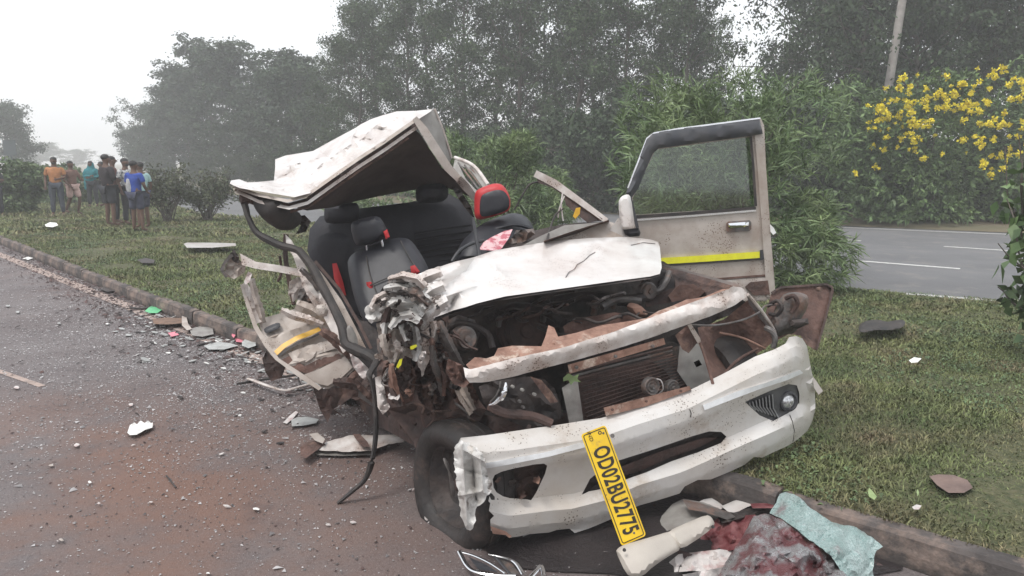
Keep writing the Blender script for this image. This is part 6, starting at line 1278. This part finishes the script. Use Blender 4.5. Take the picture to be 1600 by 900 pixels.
thing1(tube('black_wire', [P(x, y, Yz(x, y, z)) for x, y, z in ((470, 578, .12), (466, 592, .05), (474, 604, .01), (492, 612, .01))], .006, 'black_rubber', None), 'curled black wire hanging under the side door', 'wire')
dp('paper_scrap', [(199, 676), (203, 664), (210, 660), (214, 663), (220, 657), (226, 661), (231, 657), (236, 661), (239, 660), (238, 668), (226, 672), (214, 679), (203, 680)], onz(.03), 'paper_white', 'crumpled white tissue lying on the open road', 'paper', th=.012, sp=4, crumple=.03, cs=9)
dp('green_scrap', [(226, 486), (234, 479), (246, 476), (257, 474), (256, 482), (246, 489), (234, 489)], onz(.03), 'green_plastic', 'bright green plastic scrap by the kerb', 'plastic scrap', th=.015, sp=4, crumple=.015, cs=9)
dp('wooden_block', [(238, 498), (262, 496), (284, 497), (284, 505), (262, 507), (240, 506)], onz(.05), 'wood', 'brown wooden block by the kerb', 'block', th=.05, sp=5)
dp('box_flap', [(284, 492), (290, 490), (294, 506), (300, 514), (292, 516), (284, 508)], onz(.05), 'beige_paint', 'torn beige flap standing right of the wooden block', 'cardboard', th=.01, sp=4, crumple=.02, cs=7)
dp('pink_scrap', [(362, 524), (364, 510), (369, 506), (372, 508), (369, 522), (365, 528)], onz(.06), 'pink_plastic', 'upright pink plastic strip against the kerb', 'plastic scrap', th=.006, sp=3)
dp('pink_scrap', [(367, 529), (376, 527), (382, 531), (378, 535), (369, 534)], onz(.03), 'pink_plastic', 'flat pink scrap among grey rubble by the kerb', 'plastic scrap', th=.01, sp=3, crumple=.01)
dp('grey_scrap', [(378, 534), (388, 526), (398, 528), (400, 540), (388, 544), (378, 540)], onz(.05), 'grey_foam', 'grey crumpled lump next to the pink scraps', 'scrap', th=.03, sp=4, crumple=.03, cs=7)
dp('grey_scrap', [(318, 540), (340, 534), (360, 536), (372, 540), (350, 546), (326, 546)], onz(.03), 'grey_foam', 'long grey crumpled piece along the kerb foot', 'scrap', th=.02, sp=4, crumple=.03, cs=7)
dp('grey_scrap', [(296, 514), (312, 510), (332, 512), (334, 522), (316, 526), (300, 524)], onz(.04), 'panel_grey', 'dull grey plate between the beige flap and the kerb', 'scrap', th=.02, sp=4, crumple=.03, cs=7)
dp('red_scrap', [(262, 520), (274, 518), (280, 523), (268, 526)], onz(.02), 'pink_plastic', 'small reddish scrap below the wooden block', 'scrap', th=.01, sp=3)
thing1(tube('black_rod', [P(x, y, Yz(x, y, .02)) for x, y in ((203, 481), (222, 482), (244, 480))], .012, 'black_rubber', None), 'short black rod left of the green scrap', 'rod')
thing1(tube('black_rod', [P(x, y, Yz(x, y, .015)) for x, y in ((309, 540), (326, 536), (344, 538))], .011, 'black_rubber', None), 'black rod lying by the long grey piece', 'rod')
thing1(tube('twig', [P(x, y, Yz(x, y, .01)) for x, y in ((260, 743), (267, 752), (275, 762))], .004, 'black_rubber', None), 'dark twig on the open road', 'twig')
dp('dark_scrap', [(157, 452), (166, 447), (180, 449), (182, 454), (168, 456)], onz(.03), 'engine_dark', 'dark lump in the gutter near the far kerb', 'scrap', th=.03, sp=4, crumple=.02, cs=7)
dp('paper_scrap', [(35, 404), (44, 401), (52, 403), (44, 406)], onz(.02), 'paper_white', 'tiny white scrap at the far left beside the edge line', 'paper', th=.02, sp=3)
# on the grass
dp('white_strip', [(287, 381), (292, 379), (330, 379), (368, 380), (369, 384), (330, 387), (292, 387)], onz(GZ + .07), 'white_paint', 'long white strip lying on the grass near the wreck', 'body panel', th=.05, sp=6, puff=.02, puffw=3)
dp('white_bag', [(70, 351), (78, 347), (88, 348), (91, 352), (82, 355), (72, 354)], onz(GZ + .1), 'paper_white', 'small white bag on the grass in front of the crowd', 'bag', th=.06, sp=3, puff=.04, puffw=3)
dp('dark_scrap', [(214, 406), (228, 403), (242, 406), (240, 411), (222, 411)], onz(GZ + .05), 'engine_dark', 'flat dark scrap on the grass below the white strip', 'scrap', th=.04, sp=4, crumple=.02, cs=7)
dp('tyre_scrap', [(1341, 514), (1344, 506), (1354, 501), (1372, 499), (1386, 503), (1396, 501), (1408, 499), (1416, 503), (1410, 512), (1390, 516), (1370, 515), (1352, 519), (1343, 519)], onz(GZ + .045), 'black_rubber', 'curved black rubber piece lying on the right-hand grass', 'rubber', th=.10, sp=4, puff=.07, puffw=9, round_=1)
dp('paper_scrap', [(1420, 563), (1428, 558), (1440, 560), (1434, 566), (1424, 567)], onz(GZ + .05), 'paper_white', 'little white paper scrap in the middle of the right-hand grass', 'paper', th=.01, sp=3, crumple=.02, cs=7)
dp('flat_stone', [(1452, 744), (1466, 741), (1490, 742), (1512, 750), (1520, 762), (1506, 770), (1482, 770), (1464, 758)], onz(GZ + .03, .01), 'stone_brown', 'flat reddish brown stone sunk in the grass', 'stone', th=.05, sp=5, crumple=.008, cs=10)
for pts, lb in (([(1356, 768), (1358, 762), (1364, 768), (1370, 776), (1366, 781), (1358, 776)], 'pale green fallen leaf above the kerb at the right'), ([(1425, 792), (1432, 788), (1440, 790), (1436, 796), (1428, 796)], 'pale dry leaf close to the kerb edge'), ([(1432, 768), (1434, 764), (1436, 770), (1434, 776)], 'slim green leaf left of the brown stone')):
    dp('fallen_leaf', pts, onz(GZ + .05), 'fallen_leaf_green' if 'green' in lb else 'liner_white', lb, 'leaf', th=.002, sp=4, crumple=.01) if (M.get('fallen_leaf_green') or mat('fallen_leaf_green', (.28, .36, .16), (.22, .30, .12), 20, .6)) else None
# small scraps on the open road: each a thing
random.seed(5)
spots = [((400, 795), 'paper_white', 7, 'white scrap with a grey corner right of the twig'), ((140, 753), 'paper_white', 5, 'round white chip left of the twig'), ((154, 786), 'liner_white', 4, 'pinkish chip at the lower left'), ((96, 843), 'beige_paint', 6, 'tan chip near the bottom left'),
         ((325, 895), 'paper_white', 5, 'white chip at the bottom edge of the road'), ((120, 695), 'liner_white', 7, 'slim pale chip below the white tissue'), ((80, 727), 'beige_paint', 5, 'tan oval chip at the left'), ((26, 605), 'liner_white', 6, 'pale chip close to the left scuff mark'),
         ((200, 523), 'grey_foam', 7, 'grey chip in the grit near the kerb'), ((205, 632), 'liner_white', 6, 'pale narrow chip above the white tissue'), ((265, 536), 'engine_dark', 6, 'dark chunk near the red scrap'), ((232, 585), 'engine_dark', 4, 'small dark pebble in the lane middle'),
         ((302, 580), 'engine_dark', 5, 'dark pebble nearer to the side door'), ((236, 784), 'liner_white', 4, 'light chip on the road, lower middle'), ((90, 845), 'liner_white', 3, 'tiny pale speck at the lower left'), ((12, 478), 'grey_foam', 5, 'grey lump at the left edge of the road'),
         ((28, 487), 'grey_foam', 6, 'light grey lump at the left edge of the road'), ((92, 505), 'grey_foam', 4, 'greyish chip far up the lane'), ((168, 506), 'paper_white', 4, 'white dot in the grit far up the lane'), ((424, 640), 'engine_dark', 5, 'dark chip under the side door')]
for (px, py), m_, r_, lb in spots:
    n = random.randint(5, 8); o = [(px + math.cos(6.283 * i / n) * r_ * .72 * random.uniform(.5, 1.4), py + math.sin(6.283 * i / n) * r_ * .36 * random.uniform(.5, 1.3)) for i in range(n)]
    dp('road_chip', o, onz(.018), m_, lb, 'debris chip', 'loose chips scattered over the road', th=.014, sp=3, crumple=.012, cs=5)
# glass crumbs and grit: nobody could count them
def crumbs(name, n, gen, size, m, label, cat, seed, z0=.002):
    g = np.random.default_rng(seed); xyv = gen(g, n); n = len(xyv); sz = size * g.lognormal(0, .45, n)
    base = np.array([(1, 0, -.3), (-.5, .87, -.3), (-.5, -.87, -.3), (0, 0, .9)])
    rnd = g.normal(0, .25, (n, 4, 3)); V = (base[None] + rnd) * sz[:, None, None]; V[..., 2] = np.abs(V[..., 2]) * .8; a = g.uniform(0, 6.28, n)
    c, s_ = np.cos(a), np.sin(a); X = V[..., 0] * c[:, None] - V[..., 1] * s_[:, None] + xyv[:, 0:1]; Y_ = V[..., 0] * s_[:, None] + V[..., 1] * c[:, None] + xyv[:, 1:2]
    V = np.stack([X, Y_, V[..., 2] + z0], -1).reshape(-1, 3); b_ = np.arange(n)[:, None] * 4
    F = np.concatenate([b_ + [0, 1, 3], b_ + [1, 2, 3], b_ + [2, 0, 3]]); tag(link(name, fastmesh(name, V, F, m)), label, cat, kind='stuff')
def road_gen(smean, ssd, tmean, tsd):
    def f(g, n):
        s_ = g.normal(smean, ssd, n); t_ = np.interp(s_, [a for a, b in ks], [b for a, b in ks]) - np.abs(g.normal(tmean, tsd, n)) - .02
        return np.c_[D.x * s_ + N_.x * t_, D.y * s_ + N_.y * t_]
    return f
sA = st(G(330, 560))[0]; sB = st(G(120, 500))[0]; sC = st(G(600, 640))[0]
crumbs('glass_crumbs', 30000, road_gen(sA, 1.6, .1, .9), .0036, 'glass_crumb', 'shattered glass crumbs strewn along the kerb', 'broken glass', 1)
crumbs('glass_crumbs', 14000, road_gen(sB, 3.0, .8, 1.2), .005, 'glass_crumb', 'glass crumbs further up the lane', 'broken glass', 2)
crumbs('glass_crumbs', 6000, road_gen(sC, 1.2, .8, 1.2), .0036, 'glass_crumb', 'fine glass grit around the wreck', 'broken glass', 3)
def open_gen(g, n):
    x = g.uniform(-5, 1.2, n); y = g.uniform(1.9, 8, n); k = np.array([st(Vector((a, b, 0)))[1] < TK(st(Vector((a, b, 0)))[0]) - .05 for a, b in zip(x, y)]); return np.c_[x[k], y[k]]
crumbs('glass_crumbs', 1600, open_gen, .0030, 'glass_crumb', 'sparse glass specks over the open road', 'broken glass', 4)
crumbs('road_grit', 4500, open_gen, .0042, 'gravel_bits', 'dark grit lying on the asphalt', 'grit', 5)
crumbs('road_grit', 5000, road_gen(sB, 5, .1, .25), .011, 'gravel_bits', 'soil and grit washed along the kerb foot', 'grit', 6)

# small torn bits heaped along the kerb foot
random.seed(12)
def kerb_bits(n, s0, s1, label, m, size, spread):
    V = []; F = []
    for i in range(n):
        s_ = random.uniform(s0, s1); t_ = TK(s_) - .03 - abs(random.gauss(0, spread)); c = xy(s_, t_, 0); k = random.randint(4, 6); o = len(V); a0 = random.uniform(0, 6); r_ = size * random.uniform(.4, 1.4); tl = random.uniform(-.5, .5); el = random.uniform(.5, 1.0)
        pts = [(math.cos(a0 + 6.283 * j / k) * r_ * random.uniform(.7, 1.2), math.sin(a0 + 6.283 * j / k) * r_ * el) for j in range(k)]
        for dz_ in (.0, .005):
            for x, y in pts: V.append((c.x + x, c.y + y, .006 + dz_ + max(0, (x * tl + r_ * abs(tl)))))
        F.append(tuple(range(o + k, o + 2 * k))); F.append(tuple(range(o, o + k))[::-1])
        for j in range(k): F.append((o + j, o + (j + 1) % k, o + k + (j + 1) % k, o + k + j))
    tag(meshobj('plastic_bits', V, F, m, None, smooth=False), label, 'debris', kind='stuff')
kerb_bits(90, sA - 2.2, sA + 1.4, 'grey plastic bits heaped along the kerb foot', 'grey_foam', .028, .28)
kerb_bits(60, sA - 2.0, sA + 1.6, 'white plastic bits heaped along the kerb foot', 'paper_white', .018, .45)
kerb_bits(70, sA - 3.0, sC + .5, 'black plastic bits scattered near the kerb', 'engine_dark', .022, .55)
kerb_bits(50, sC - .8, sC + 1.6, 'pale splinters on the road around the wheel', 'liner_white', .014, .8)
# ---------------- haze ----------------
V, F = box_geo((-20, 190, 8), Vector((281, 0, 0)), Vector((0, 231, 0)), Vector((0, 0, 9.1)))
hz = meshobj('haze', V, F, 'paper_white', None, smooth=False); hm = bpy.data.materials.new('haze_air'); hm.use_nodes = True; hm.node_tree.nodes.clear()
_o = node(hm.node_tree, 'ShaderNodeOutputMaterial'); _v = node(hm.node_tree, 'ShaderNodeVolumePrincipled'); _v.inputs['Color'].default_value = (.985, .99, 1, 1); _v.inputs['Density'].default_value = .0041
hm.node_tree.links.new(_v.outputs[0], _o.inputs['Volume']); hz.data.materials.clear(); hz.data.materials.append(hm); tag(hz, 'pale morning haze over the road', 'haze', kind='stuff')
